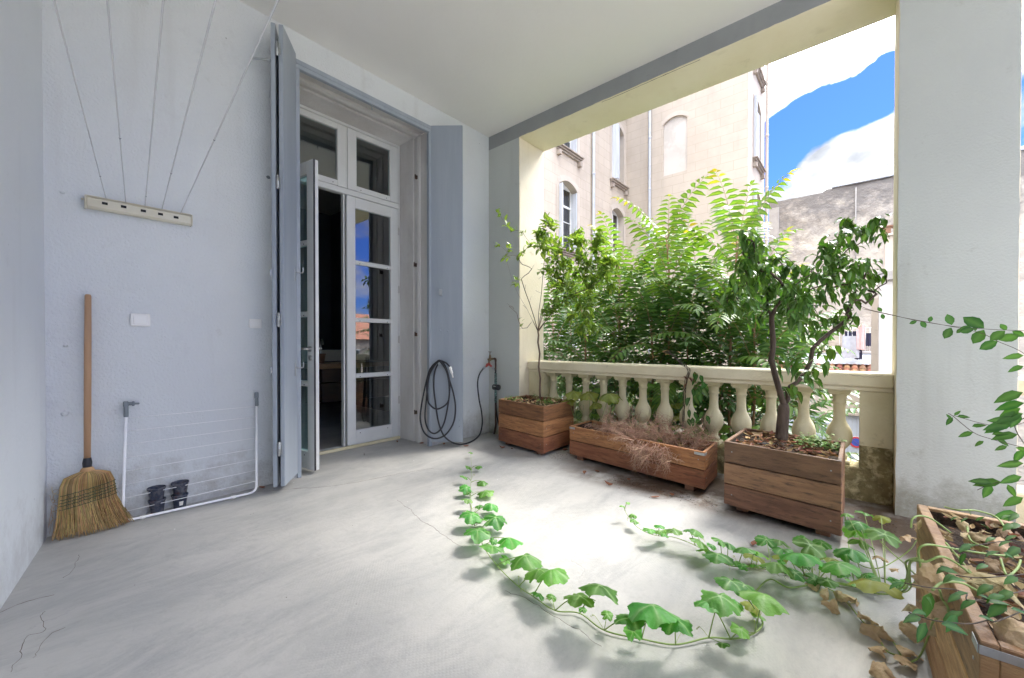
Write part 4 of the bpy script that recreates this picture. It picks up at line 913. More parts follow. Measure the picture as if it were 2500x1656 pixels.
# ================================================================ PLANTERS
def planter(label, cor, z0, z1, npl, zs, wmat, t=.022, brackets=(), grp='wooden box planters of the loggia', gap=.007, feet=True):
    """cor: four outer corners in order; planks run along every side."""
    cor = [V((*c, 0)) for c in cor]; cen = sum(cor, V((0, 0, 0)))/4
    th = thing('planter', label, 'planter', (cen.x, cen.y, 0), grp)
    hgt = (z1-z0)/npl
    for i in range(4):
        p, q = cor[i], cor[(i+1) % 4]; a = (q-p).normalized(); nn = V((a.y, -a.x, 0)); nn = nn if nn.dot(cen-p) > 0 else -nn
        b = MB(); ov = .0 if i % 2 == 0 else t
        for k in range(npl):
            za, zb = z0+k*hgt+gap*.5, z0+(k+1)*hgt-gap*.5; w = U(-.0012, .0012)
            pp_, qq_ = p+a*(ov+U(0, .001)), q-a*(ov+U(0, .001))
            c_ = (pp_+qq_)/2+nn*(t/2+w)+V((0, 0, (za+zb)/2))
            b.obox(c_, (a, nn, (0, 0, 1)), ((qq_-pp_).length/2, t/2, (zb-za)/2), .0025)
        o = b.build('side_panel', wmat, th)
        s_ = MB()
        for k in range(npl):
            for e in (.05, (q-p).length-.05):
                c_ = p+a*e+V((0, 0, z0+(k+.5)*hgt+.005)); s_.lathe([(.0045, .0), (.0045, .0015), (.0, .002)], c_+nn*.0012, 8, -nn)
        s_.build('screw', galv, o)
    b = MB()
    ins = [c+(cen-c).normalized()*(t*1.5) for c in cor]
    nseg = 14; vs = []
    for i in range(nseg+1):
        for j in range(nseg+1):
            u, v = i/nseg, j/nseg; p = (ins[0].lerp(ins[1], u)).lerp(ins[3].lerp(ins[2], u), v); p.z = zs+.012*noise.noise(p*14)+.006*noise.noise(p*40); vs.append(p)
    b.add(vs, [(i*(nseg+1)+j, (i+1)*(nseg+1)+j, (i+1)*(nseg+1)+j+1, i*(nseg+1)+j+1) for i in range(nseg) for j in range(nseg)], 0, True)
    for i in range(4):   # liner behind the planks
        p, q = ins[i], ins[(i+1) % 4]; b.quad((p.x, p.y, z0+.01), (q.x, q.y, z0+.01), (q.x, q.y, z1-.012), (p.x, p.y, z1-.012))
    kind(b.build('soil', soil, th, fix=False), 'stuff')
    if feet:
        for c in cor:
            p = c+(cen-c).normalized()*.13; MB().box(p.x-.035, p.x+.035, p.y-.035, p.y+.035, 0, z0+.004, .004).build('foot', wood_grey, th)
    for (i, l1, l2) in brackets:
        c = cor[i]; a = (cor[(i+1) % 4]-c).normalized(); d = (cor[i-1]-c).normalized(); out = -(a+d).normalized()
        b = MB()
        for u_, l in ((a, l1), (d, l2)):
            o_ = V((u_.y, -u_.x, 0)); o_ = o_ if o_.dot(out) > 0 else -o_
            b.obox(c+u_*l/2+o_*.0015+V((0, 0, z1-.022)), (u_, o_, (0, 0, 1)), (l/2, .001, .010), .0005)
        b.build('corner_bracket', galv, th)
    return th, ins
def leaf_flat(mb, P, nrm, dirn, l, w, curl=.4, mat=0, n=5):
    """little dry leaf lying on the ground, curled"""
    nrm = V(nrm).normalized(); dirn = V(dirn); dirn = (dirn-nrm*dirn.dot(nrm)).normalized(); s_ = nrm.cross(dirn); vs = []
    for i in range(n+1):
        t = i/n; ww_ = w*math.sin(math.pi*min(1, t*.94+.03))**.8; lift = curl*l*(t-.45)**2*R.uniform(.8, 1.3)
        for k in (-1, 0, 1): vs.append(P+dirn*(t-.5)*l+s_*k*ww_*.5+nrm*(lift+abs(k)*ww_*curl*.6))
    mb.add(vs, [(3*i+k, 3*i+k+1, 3*i+k+4, 3*i+k+3) for i in range(n) for k in range(2)], mat, False)
def scatter_litter(th, ins, zs, n, mats, name='leaf_litter', sz=(.03, .06), lo=0., hi=.03):
    b = MB()
    for _ in range(n):
        u, v = U(.03, .97), U(.03, .97); p = (ins[0].lerp(ins[1], u)).lerp(ins[3].lerp(ins[2], u), v); p.z = zs+U(lo, hi)+.008
        l = U(*sz); leaf_flat(b, p, (U(-.5, .5), U(-.5, .5), 1), (U(-1, 1), U(-1, 1), 0), l, l*U(.25, .5), U(.1, .9), R.randrange(len(mats)))
    return kind(b.build(name, mats, th, fix=False), 'stuff')
def grow(mb, root_path, root_r, targets, tip=.0012, k=.9, mat=0, wob=.03, seed=1, up=.3, seg=6, expo=2.3, bend=.25, limbs=()):
    """connect every target point to the nearest part of the growing tree; thickness follows what each branch carries"""
    rn = random.Random(seed); P = [V(p) for p in root_path]; par = [i-1 for i in range(len(P))]; nroot = len(P)
    first = max(1, int(nroot*.45))
    for lb in limbs:
        for q, p in enumerate(lb): P.append(V(p)); par.append(nroot-1 if q == 0 else len(P)-2)
    if limbs: first = nroot-1
    left = [V(t) for t in targets]; leafn = []
    cand = {i: min(((P[j]-left[i]).length, j) for j in range(first, len(P))) for i in range(len(left))}
    while cand:
        i = min(cand, key=lambda q: cand[q][0]); d, j = cand.pop(i); a, t = P[j], left[i]
        n = max(2, int(d/.045)); prev = j; base = len(P); dirp = (P[j]-P[par[j]]).normalized() if par[j] >= 0 else V((0, 0, 1))
        for s_ in range(1, n+1):
            u = s_/n; p = a.lerp(t, u)+dirp*d*bend*u*(1-u)+V((0, 0, 1))*d*up*u*(1-u)*.6+V((rn.uniform(-1, 1), rn.uniform(-1, 1), rn.uniform(-1, 1)))*wob*d*.35*math.sin(math.pi*u)
            P.append(p); par.append(prev); prev = len(P)-1
        leafn.append(prev)
        for q in cand:
            for m_ in range(base, len(P)):
                dd = (P[m_]-left[q]).length*(1.06)
                if dd < cand[q][0]: cand[q] = (dd, m_)
    load = [0.]*len(P)
    for n_ in leafn:
        q = n_
        while q >= 0: load[q] += 1; q = par[q]
    mxl = max(load); rr = [max(tip, root_r*k*(l/mxl)**(1/expo)) for l in load]
    for i in range(nroot): rr[i] = max(rr[i], root_r*lerp(1, .82, i/nroot)) if load[i] > mxl*.6 else rr[i]
    ch = {}
    for i, p in enumerate(par): ch.setdefault(p, []).append(i)
    def chain(start):
        c = [start] if par[start] < 0 else [par[start], start]
        while True:
            kids = ch.get(c[-1], [])
            if not kids: break
            kids = sorted(kids, key=lambda q: -load[q])
            for o in kids[1:]: stack.append(o)
            c.append(kids[0])
        return c
    stack = [0]
    while stack:
        c = chain(stack.pop()); rads = [rr[q] for q in c]
        if len(c) > 1:
            rads[0] = min(rads[0], rads[1]*1.15); mb.tube([P[q] for q in c], rads, seg, mat)
    return P, par, leafn
def leaf(mb, base, d, nrm, l, w, droop=.3, fold=.25, n=4, mat=0, wide=.45, vein=.8, petiole=0, pm=0):
    """leaf blade along a drooping midrib"""
    d = V(d).normalized(); nrm = V(nrm); nrm = (nrm-d*nrm.dot(d)); nrm = nrm.normalized() if nrm.length > 1e-4 else d.orthogonal().normalized(); s_ = d.cross(nrm)
    p = V(base); vs = []; col = []; st = l/n; dd = d.copy()
    for i in range(n+1):
        t = i/n; ww_ = w*.5*(math.sin(math.pi*t**(.72 if wide < .5 else 1))**.85 if 0 < t < 1 else 0.)
        nn = s_.cross(dd)*-1
        if nn.dot(nrm) < 0: nn = -nn
        vs += [p-s_*ww_+nn*ww_*fold, p, p+s_*ww_+nn*ww_*fold]; col += [0, vein, 0]
        dd = (dd+V((0, 0, -1))*droop/n*1.6).normalized(); p = p+dd*st
    mb.add(vs, [(3*i+k, 3*i+k+1, 3*i+k+4, 3*i+k+3) for i in range(n) for k in range(2)], mat, True, col)
def sprig(mb, p, axis, n, l, w, droop, spread, mat=0, hang=0., jit=.03, rn=R, fold=.25):
    axis = V(axis).normalized()
    for k in range(n):
        a = rn.uniform(0, 6.283); o = axis.orthogonal(); o.rotate(Matrix.Rotation(a, 3, axis))
        d = (axis*rn.uniform(.2, 1)+o*spread*rn.uniform(.6, 1.2)+V((0, 0, -hang*rn.uniform(.6, 1.2)))).normalized()
        q = V(p)+V((rn.uniform(-jit, jit), rn.uniform(-jit, jit), rn.uniform(-jit, jit)))-axis*rn.uniform(0, jit*2)
        ll = l*rn.uniform(.65, 1.15); leaf(mb, q, d, V((rn.uniform(-.4, .4), rn.uniform(-.4, .4), 1)), ll, ll*w*rn.uniform(.8, 1.15), droop*rn.uniform(.5, 1.4), fold, mat=mat)

P1 = [(-.345, -.49), (-.455, -1.215), (.125, -1.20), (.140, -.50)]
th1, in1 = planter('square reddish planter holding the citrus tree in the corner', P1, .035, .515, 3, .475, wood_long)
scatter_litter(th1, in1, .485, 150, [litter, litter, withered], sz=(.03, .065))
P2 = [(-.292, -1.415), (-.458, -2.735), (-.05, -2.72), (.115, -1.42)]
th2, in2 = planter('long low planter filled with a dried-out plant in the middle', P2, .035, .325, 2, .25, wood_long, brackets=((0, .07, .05), (1, .05, .08)))
scatter_litter(th2, in2, .26, 120, [litter, litter_dark], sz=(.03, .06))
P3 = [(-.665, -2.915), (-.752, -3.548), (-.150, -3.545), (-.065, -2.925)]
th3, in3 = planter('dark brown planter with the drooping tree at the right end', P3, .04, .478, 3, .43, wood_grey)
scatter_litter(th3, in3, .435, 330, [litter, litter_dark, litter_dark], sz=(.035, .07))
P4 = [(-2.37, -3.835), (-1.385, -3.805), (-1.385, -4.33), (-2.37, -4.36)]
th4, in4 = planter('pale pine-coloured planter in the right foreground with withered squash', P4, .035, .495, 3, .44, wood_pale, t=.03, brackets=((0, .05, .16),))
scatter_litter(th4, in4, .445, 420, [litter, litter_dark, withered], sz=(.02, .06), hi=.04)
# small one in front of it, at the bottom edge of the picture
P5 = [(-2.475, -3.872), (-2.86, -3.90), (-2.88, -4.25), (-2.49, -4.24)]
th5, in5 = planter('low cracked wooden box at the bottom right corner of the picture', P5, .02, .487, 3, .43, wood_grey, grp='wooden box planters of the loggia')
# irrigation line in planter 3
tag(MB().tube(cr_path([(-.62, -3.0, .455), (-.5, -3.12, .462), (-.42, -3.3, .46), (-.3, -3.42, .47), (-.2, -3.46, .46), (-.16, -3.4, .45)]), .004, 8).build('drip_line', black), 'thin black drip irrigation line on the mulch of the dark planter', 'irrigation line')

# ================================================================ TREES IN THE PLANTERS
def zC(x, y): return (1150+x/2.851, 450+y/2.851)
ct = thing('citrus_tree', 'young citrus tree with thin bare lower twigs in the corner planter', 'tree', (-.16, -.86, .48))
dC = (V((-.16, -.86, .5))-EYE).dot(ray(PX, PY)); RC = random.Random(11)
clus = [(190, 185), (235, 270), (290, 320), (350, 330), (180, 420), (235, 500), (320, 500), (370, 470), (410, 410), (270, 440), (545, 270), (500, 330), (490, 360), (570, 380), (620, 440), (540, 460), (700, 380), (760, 340), (740, 400),
        (800, 400), (870, 400), (900, 330), (940, 380), (880, 470), (960, 520), (1000, 540), (900, 560), (820, 560), (740, 470), (650, 540), (580, 520), (560, 620), (640, 650), (720, 620), (790, 640), (870, 640), (940, 650), (980, 720), (820, 740),
        (740, 760), (680, 800), (600, 820), (545, 880), (820, 840), (760, 860), (800, 900), (870, 990), (760, 1020), (680, 920), (320, 650), (310, 700), (335, 960), (470, 400), (640, 600), (700, 560), (780, 520), (560, 700), (930, 600), (640, 700), (520, 580), (690, 700), (850, 700)]
tg = []
for (x, y) in clus: tg.append(AT(*zC(x, y), dC+RC.uniform(-.32, .32)*(1 if x > 450 else .3)))
bare = [AT(*zC(x, y), dC+RC.uniform(-.15, .15)) for (x, y) in ((250, 830), (300, 870), (360, 560), (440, 560), (470, 660), (380, 700), (420, 780), (320, 900), (360, 840), (400, 620), (520, 940), (600, 960), (330, 1010), (480, 520), (450, 740), (285, 850), (265, 850), (390, 1000), (520, 700), (560, 1000))]
trunk = [AT(*zC(x, y), dC) for (x, y) in ((482, 1515), (478, 1440), (482, 1350), (470, 1270), (478, 1180), (466, 1100), (470, 1050), (466, 1025))]
LB = [[(430, 950), (390, 870), (330, 770), (290, 680), (262, 580), (245, 520)], [(440, 930), (408, 830), (375, 740), (350, 660)], [(482, 930), (500, 850), (535, 750), (585, 650), (610, 560), (600, 470)],
      [(520, 950), (600, 860), (700, 770), (820, 725), (920, 650)], [(500, 900), (560, 790), (650, 700), (750, 610), (850, 545)], [(470, 900), (490, 760), (500, 640), (510, 520), (505, 400)]]
LB = [[AT(*zC(x, y), dC+(.05*q*(.9, -.4, .3, -.8, .8, -.5)[k])) for q, (x, y) in enumerate(l)] for k, l in enumerate(LB)]
b = MB(); P_, par_, ln_ = grow(b, trunk, .0115, tg+bare, tip=.0011, seed=5, wob=.1, up=.1, expo=2.0, k=.9, limbs=LB, bend=.1); b.build('trunk', bark_pale, ct)
b = MB()
for i, t in enumerate(tg):
    nd = min(range(len(P_)), key=lambda q: (P_[q]-t).length); ax_ = (P_[nd]-P_[par_[nd]]).normalized()+V((0, 0, .3)); x = clus[i][0]
    dense = 7 if x < 430 else 26
    sprig(b, t, ax_, dense, 0.092 if x > 400 else .075, .5, .35, .9, jit=.05 if x > 430 else .025, rn=RC)
    if x > 430:
        q = V(t)+V((RC.uniform(-.07, .07), RC.uniform(-.07, .07), RC.uniform(-.06, .06))); sprig(b, q, ax_, 10, .08, .5, .4, 1.0, jit=.05, rn=RC)
b.build('crown', leaf_citrus, ct, fix=False)

def zD(x, y): return (1700+x/2.614, 450+y/2.614)
dt = thing('drooping_tree', 'small dark-leaved tree with drooping leaves and forked trunk in the right planter', 'tree', (-.36, -3.2, .44))
dD = (V((-.36, -3.22, .45))-EYE).dot(ray(PX, PY)); RD = random.Random(4)
clus = [(330, 350), (370, 390), (300, 450), (280, 520), (370, 440), (400, 500), (470, 480), (530, 490), (560, 540), (470, 560), (220, 600), (200, 700), (210, 780), (320, 560), (320, 640), (370, 700), (440, 620), (520, 640), (460, 700), (560, 660), (300, 790), (340, 760), (620, 680),
        (600, 760), (560, 800), (640, 760), (700, 690), (700, 780), (740, 760), (800, 410), (850, 360), (900, 380), (950, 260), (985, 260), (960, 330), (1060, 310), (1110, 270), (1150, 250), (1100, 320), (1010, 400), (940, 500), (880, 450), (860, 410), (690, 550), (740, 570), (800, 590), (860, 540), (890, 590),
        (1020, 530), (1070, 540), (1110, 520), (1140, 590), (1060, 640), (1100, 680), (960, 620), (1000, 640), (870, 660), (820, 700), (920, 700), (1010, 740), (780, 860), (860, 850), (985, 850), (940, 890), (780, 950), (610, 1090), (650, 1110), (575, 1180), (780, 1080), (820, 1060), (735, 1160), (640, 1230),
        (610, 1310), (740, 1250), (690, 1230), (660, 900), (720, 940), (400, 860), (450, 800), (520, 760), (600, 860), (420, 560), (350, 500), (480, 660), (660, 720), (680, 840), (830, 500), (900, 480), (560, 720), (640, 640), (380, 620)]
tg = [AT(*zD(x, y), dD+RD.uniform(-.22, .22)) for (x, y) in clus]
trunk = [AT(*zD(x, y), dD) for (x, y) in ((545, 1580), (552, 1500), (558, 1420), (548, 1370), (525, 1300), (500, 1210), (478, 1120), (488, 1060), (490, 990), (482, 900), (480, 840))]
limb2 = [AT(*zD(x, y), dD) for (x, y) in ((558, 1420), (585, 1370), (582, 1320), (600, 1290), (640, 1268), (690, 1210), (730, 1130), (742, 1050), (790, 1000), (850, 950), (910, 905), (940, 880))]
b = MB(); tA = [t for t, c in zip(tg, clus) if c[0] < 640 and c[1] < 1000]; tB = [t for t, c in zip(tg, clus) if not (c[0] < 640 and c[1] < 1000)]
bareD = [AT(*zD(x, y), dD+RD.uniform(-.1, .1)) for (x, y) in ((1215, 630), (1200, 570), (1180, 680), (840, 1040), (1150, 700), (930, 820), (1080, 760), (470, 400), (600, 660))]
PA_, parA, _ = grow(b, trunk, .020, tA, tip=.0014, seed=3, wob=.12, up=.25, k=.62)
PB_, parB, _ = grow(b, limb2, .015, tB+bareD, tip=.0014, seed=8, wob=.12, up=.2, k=.75)
b.lathe([(.040, -.03), (.037, .05), (.036, .14), (.034, .19), (.026, .215), (.0, .225)], trunk[0]-V((0, 0, .02)), 16, trunk[2]-trunk[0]); b.build('trunk', bark, dt)
b = MB(); PP = PA_+PB_
for t, c in zip(tg, clus):
    m_ = 11 if c[1] < 1000 else 6
    sprig(b, t+V((0, 0, .035)), (RD.uniform(-.5, .5), RD.uniform(-.5, .5), .2), m_, .092 if c[1] < 900 else .10, .40, .9, .7, hang=.9, jit=.035, rn=RD, fold=.35)
    if c[0] < 760 and c[1] < 900 or c[1] < 640: sprig(b, t+V((RD.uniform(-.05, .05), RD.uniform(-.05, .05), .03)), (0, 0, .3), 4, .08, .38, .8, .8, hang=.9, jit=.045, rn=RD, fold=.35)
b.build('crown', leaf_dark, dt, fix=False)

# ================================================================ AILANTHUS BEYOND THE BALUSTRADE
def frond(mb, base, d, L_, nl, ll, rn, mat=0, droop=.9, roll=0., tipm=None, stemm=1):
    d = V(d).normalized(); p = V(base); seg = nl+2; pts = [p.copy()]; dirs = [d.copy()]
    for i in range(seg):
        d = (d+V((0, 0, -1))*droop/seg*(.5+1.4*i/seg)).normalized(); p = p+d*(L_/seg); pts.append(p.copy()); dirs.append(d.copy())
    mb.tube(pts[::2]+([pts[-1]] if len(pts) % 2 == 0 else []), [lerp(.0045, .0012, i/(len(pts[::2]))) for i in range(len(pts[::2])+(1 if len(pts) % 2 == 0 else 0))], 4, stemm, 0., False)
    up = V((0, 0, 1)); 
    for i in range(2, seg+1):
        t = (i-2)/(seg-2); dd = dirs[i]; sd2 = dd.cross(up); sd2 = sd2.normalized() if sd2.length > .05 else dd.orthogonal().normalized(); nn = sd2.cross(dd)
        sc = (math.sin(math.pi*(.16+.76*t))**.6)
        for s_ in (-1, 1):
            dl_ = (sd2*s_*1.0+dd*(.28+.5*t)+nn*(.10+rn.uniform(-.07, .07))).normalized(); l_ = ll*sc*rn.uniform(.85, 1.1)
            mm = tipm if (tipm is not None and t > .75 and rn.random() < .3) else mat
            leaf(mb, pts[i]+dd*rn.uniform(-.01, .01), dl_, nn, l_, l_*.30, .5, .2, n=3, mat=mm, wide=.4, vein=.7)
    leaf(mb, pts[-1], dirs[-1], up, ll*.6, ll*.2, .5, .2, n=3, mat=tipm if tipm is not None else mat)
MT = [leaf_ail, bark_orange, leaf_tip]
def ailanthus(x, y, ztop, h_leafy, nf, L_, label, seed, lean=(0, 0), low=False, ll=.20):
    rn = random.Random(seed); t = thing('ailanthus_tree', label, 'tree', (x, y, -3.9), 'ailanthus saplings beyond the balustrade')
    top = V((x+lean[0], y+lean[1], ztop)); base = V((x-lean[0]*.6, y-lean[1]*.6, -3.9)); pts = [base.lerp(top, i/14)+V(nv((i*.35, seed, 0)))*.05*(1 if 0 < i < 14 else 0) for i in range(15)]
    r0 = .03; MB().tube(pts, [lerp(r0, .008, i/14) for i in range(15)], 8).build('trunk', bark_orange, t)
    b = MB(); hh = ztop+3.9
    for k in range(nf):
        u = k/nf; z = ztop-h_leafy*(1-u)**1.0; f_ = (z+3.9)/hh*14; i = min(13, max(0, int(f_))); p = pts[i].lerp(pts[i+1], min(1, max(0, f_-i)))
        a = k*2.399+seed; el = lerp(.45, 1.45, u**1.2)*rn.uniform(.8, 1.15)
        d = V((math.cos(a), math.sin(a), math.tan(min(el, 1.25))*.9))
        L2 = L_*lerp(1.0, .80, u**2)*rn.uniform(.85, 1.1)
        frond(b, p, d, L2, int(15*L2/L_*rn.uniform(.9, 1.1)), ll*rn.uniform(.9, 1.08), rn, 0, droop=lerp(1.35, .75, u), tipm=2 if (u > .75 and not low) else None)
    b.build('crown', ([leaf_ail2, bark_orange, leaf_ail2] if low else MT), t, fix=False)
def gx(px, py, x): p = WX(px, py, x); return p.x, p.y, p.z
A_ = [  # px,py of the top, x distance, leafy height, fronds, frond length, lean, seed, label
    (1645, 575, 1.30, 1.9, 26, 1.05, (-.05, .25), 1, 'tallest ailanthus sapling with bright feathery fronds, left of centre', 0),
    (1765, 575, 1.15, 1.9, 26, 1.05, (.05, -.45), 2, 'ailanthus sapling with long yellow-tipped fronds leaning right', 0),
    (1520, 640, 1.55, 1.9, 24, 1.05, (0, .15), 3, 'ailanthus sapling with upright fronds in front of the inner building corner', 0),
    (1440, 730, 2.2, 1.8, 24, 1.05, (0, .1), 4, 'shorter ailanthus sapling behind the citrus crown', 0),
    (1590, 680, 2.1, 2.0, 28, 1.1, (0, 0), 5, 'bushy ailanthus sapling filling in behind the two tall ones', 0),
    (1705, 670, 2.0, 2.0, 28, 1.1, (0, 0), 6, 'ailanthus sapling between the tall stems, mostly hidden', 0),
    (1835, 710, 1.9, 2.0, 26, 1.05, (0, -.1), 7, 'ailanthus sapling half hidden by the drooping tree', 0)]
for (px, py, x, hl, nf, L_, ln, sd1, lab, lw_) in A_:
    q = gx(px, py, x); ailanthus(q[0], q[1]-0, q[2], hl, nf, L_, lab, sd1, lean=(ln[0], ln[1]*.3))
B_ = [(1350, 790, 1.5, 8), (1425, 780, 1.3, 9), (1510, 770, 1.4, 10), (1590, 775, 1.25, 11), (1680, 775, 1.25, 12), (1760, 780, 1.2, 13), (1840, 800, 1.15, 14), (1390, 750, 2.3, 15), (1900, 825, 1.5, 16), (1640, 740, 1.9, 17), (1480, 740, 2.1, 18), (1780, 750, 1.9, 19), (1940, 860, 2.0, 20)]
wh = ['at the far left beside the cream reveal', 'left of the citrus trunk line, close to the rail', 'under the short sapling left of centre', 'close to the rail below the tallest sapling', 'close to the rail left of the dry hanging vine', 'close to the rail right of the dry hanging vine', 'behind the forked trunk of the drooping tree',
      'deep behind the citrus leaves', 'right of the forked trunk, near the tile roof', 'in the second row behind the tallest sapling', 'in the second row behind the citrus crown', 'in the second row behind the drooping tree', 'rightmost and lowest, before the garage']
for (px, py, x, sd1), w_ in zip(B_, wh):
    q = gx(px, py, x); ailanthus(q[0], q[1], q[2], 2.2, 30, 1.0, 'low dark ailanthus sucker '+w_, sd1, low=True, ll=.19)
# ground cover and shrubs seen low down through the balusters
b = MB(); RG = random.Random(21)
for i in range(1500):
    p = V((RG.uniform(.95, 5.5), RG.uniform(-3.4, 3.4), RG.uniform(-2.6, .75))); 
    if p.y < -2.3 and p.z > -1.2: continue
    if p.z > .75-.12*(p.x-1): continue
    a = RG.uniform(0, 6.28); frond(b, p, (math.cos(a), math.sin(a), RG.uniform(.2, 1.2)), RG.uniform(.4, .8), 6, .15, RG, 0, droop=1.3, stemm=1)
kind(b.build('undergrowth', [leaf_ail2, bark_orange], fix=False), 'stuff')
o = bpy.data.objects['undergrowth']; o['label'] = 'dense green undergrowth filling the courtyard below the balustrade'; o['category'] = 'undergrowth'
# ================================================================ SQUASH VINES AND OTHER GREENERY
def squash_leaf(mb, P, nrm, tip, Rr, rn, mat=0, droop=.35, crump=0., rings=5, seg=40, cup=0.):
    nrm = V(nrm).normalized(); tip = V(tip); tip = (tip-nrm*tip.dot(nrm)).normalized(); s_ = nrm.cross(tip); sd0 = rn.uniform(0, 99); vs = [V(P)]; col = [1.]
    for i in range(1, rings+1):
        f_ = i/rings
        for k in range(seg):
            th_ = 2*math.pi*k/seg; lob = abs(math.cos(2.5*th_)); base = .83+.17*lob**.8
            notch = 1-.5*math.exp(-((abs(th_)-math.pi)/.26)**2) if abs(th_-math.pi) < 1.2 else 1
            ser = 1+(.045*(1 if k % 2 else -1))*f_**3; r = Rr*base*notch*ser*f_*(1+.10*noise.noise(V((math.cos(th_)*1.3, math.sin(th_)*1.3, sd0))))
            z = -droop*Rr*f_**2*(.7+.6*noise.noise(V((math.cos(th_)*1.1, math.sin(th_)*1.1, sd0+5))))+Rr*.10*f_*(1-lob)*(.6+.6*f_)+Rr*.16*f_*noise.noise(V((math.cos(th_)*2.4*f_, math.sin(th_)*2.4*f_, sd0+9)))+cup*Rr*f_*f_
            p = V(P)+tip*r*math.cos(th_)+s_*r*math.sin(th_)+nrm*z
            if crump: p += (noise.noise_vector((p+V((sd0, 0, 0)))*22)*.8+noise.noise_vector((p+V((sd0, 3, 0)))*60)*.32)*crump*Rr*f_*.8
            vs.append(p); col.append(max(0, lob-.90)*9*(1-f_*.5) if not crump else 0)
    fs = [(0, 1+k, 1+(k+1) % seg) for k in range(seg)]+[(1+i*seg+k, 1+(i+1)*seg+k, 1+(i+1)*seg+(k+1) % seg, 1+i*seg+(k+1) % seg) for i in range(rings-1) for k in range(seg)]
    mb.add([tuple(p) if p.z > .003 else (p.x, p.y, .003+.3*(.003-p.z if p.z > -.02 else .02)*0) for p in vs], fs, mat, True, col)
def tendril(mb, p, d, l, rn, turns=3):
    p = V(p); d = V(d).normalized(); s_ = d.orthogonal().normalized(); t_ = d.cross(s_); pts = []
    for k in range(22):
        t = k/21; r = .012*max(0, t-.45); a = max(0, t-.45)*turns*11
        q = p+d*l*min(t, .45+.4*(t-.45) if t > .45 else t)+s_*r*math.cos(a)+t_*r*math.sin(a)+V((0, 0, .02*math.sin(t*3))); q.z = max(q.z, .004); pts.append(q)
    mb.tube(pts, .0009, 4, 1, 0., False)
def z2(x, y): return (1050+x/2.587, 1050+y/2.587)
def z3(x, y): return (1500+x/3.0987, 1150+y/3.0987)
RV = random.Random(5)
def vine(label, stem_px, stem_r, leaves, name='squash_vine', extra=(), tend=True):
    """stem_px: picture points brought down to the floor; leaves: (attach px, base px, width px, height, material)"""
    pts = [FL(x, y, z) for (x, y, z) in stem_px]; sm = cr_path(pts, 8)
    t = thing(name, label, 'vine', (pts[0].x, pts[0].y, 0), 'squash vines creeping over the floor')
    b = MB(); b.tube(sm, [lerp(stem_r*.35, stem_r, min(1, i/len(sm)*1.6)) for i in range(len(sm))], 8)
    for e in extra: q = cr_path([FL(*p) for p in e], 6); b.tube(q, stem_r*.8, 7)
    lf = MB(); td = b; pet = b
    for (ax, ay, bx, by, w, h, m) in leaves:
        P = FL(ax, ay, h); B = min(sm, key=lambda q: (q-FL(bx, by, .01)).length) if bx else None
        if B is None: B = min(sm, key=lambda q: (q-V((P.x, P.y, 0))).length)
        depth = (P-EYE).dot(ray(PX, PY)); Rr = w/2/F*depth*RV.uniform(.76, .98)
        out = V((P.x-B.x, P.y-B.y, 0)); out = out.normalized() if out.length > .01 else V((1, 0, 0))
        mid = B.lerp(P, .5)+V((0, 0, .01))
        if m < 2: pet.tube(cr_path([B, mid, P-V((0, 0, .002))], 5), [lerp(stem_r*.75, stem_r*.42, i/10) for i in range(11)], 7)
        tip = (out+V((RV.uniform(-.6, .6)-.15, RV.uniform(-.6, .6)-.1, 0))).normalized()
        nrm = V((RV.uniform(-.25, .25)+.15, RV.uniform(-.25, .25)-.02, 1))-out*.15
        if w > 40 and RV.random() < .8:
            q = B+V((RV.uniform(-.07, .07), RV.uniform(-.07, .07), RV.uniform(.02, .06))); b.tube([B, q], .0014, 5); squash_leaf(lf, q, (RV.uniform(-.5, .5), RV.uniform(-.5, .5), 1), (RV.uniform(-1, 1), RV.uniform(-1, 1), 0), RV.uniform(.018, .045), RV, 0, .4, rings=3, seg=30)
        squash_leaf(lf, P, nrm, tip, Rr, RV, m, RV.uniform(.35, .75), 0. if m < 2 else .55)
        if tend and w > 24 and RV.random() < .75: tendril(td, B, (-out.x+RV.uniform(-.7, .7), -out.y+RV.uniform(-.7, .7), .15), RV.uniform(.06, .12), RV)
    b.build('stem', [stem_green, tendril_m], t)
    lf.build('foliage', [leaf_squash, leaf_yellow, withered], t, fix=False)
    return t
s1 = [(255, 130, .05), (262, 240, .03), (258, 330, .02), (255, 400, .012), (262, 480, .01), (270, 570, .01), (310, 670, .01), (345, 750, .04), (435, 870, .012), (560, 990, .01), (650, 1050, .01), (790, 1140, .01), (945, 1158, .012), (1100, 1265, .01), (1335, 1320, .01), (1550, 1355, .01), (1760, 1312, .012)]
s1 = [(*z2(x, y), z) for x, y, z in s1]+[(*z3(x, y), z) for x, y, z in [(900, 1270, .01), (1050, 1230, .01), (1120, 1160, .015), (1090, 1080, .02), (1020, 990, .02), (1080, 900, .02), (1180, 820, .02), (1310, 880, .012), (1440, 868, .012), (1600, 835, .015), (1800, 870, .02), (2000, 930, .03), (2190, 905, .08), (2225, 800, .22), (2240, 690, .42), (2330, 678, .50)]]
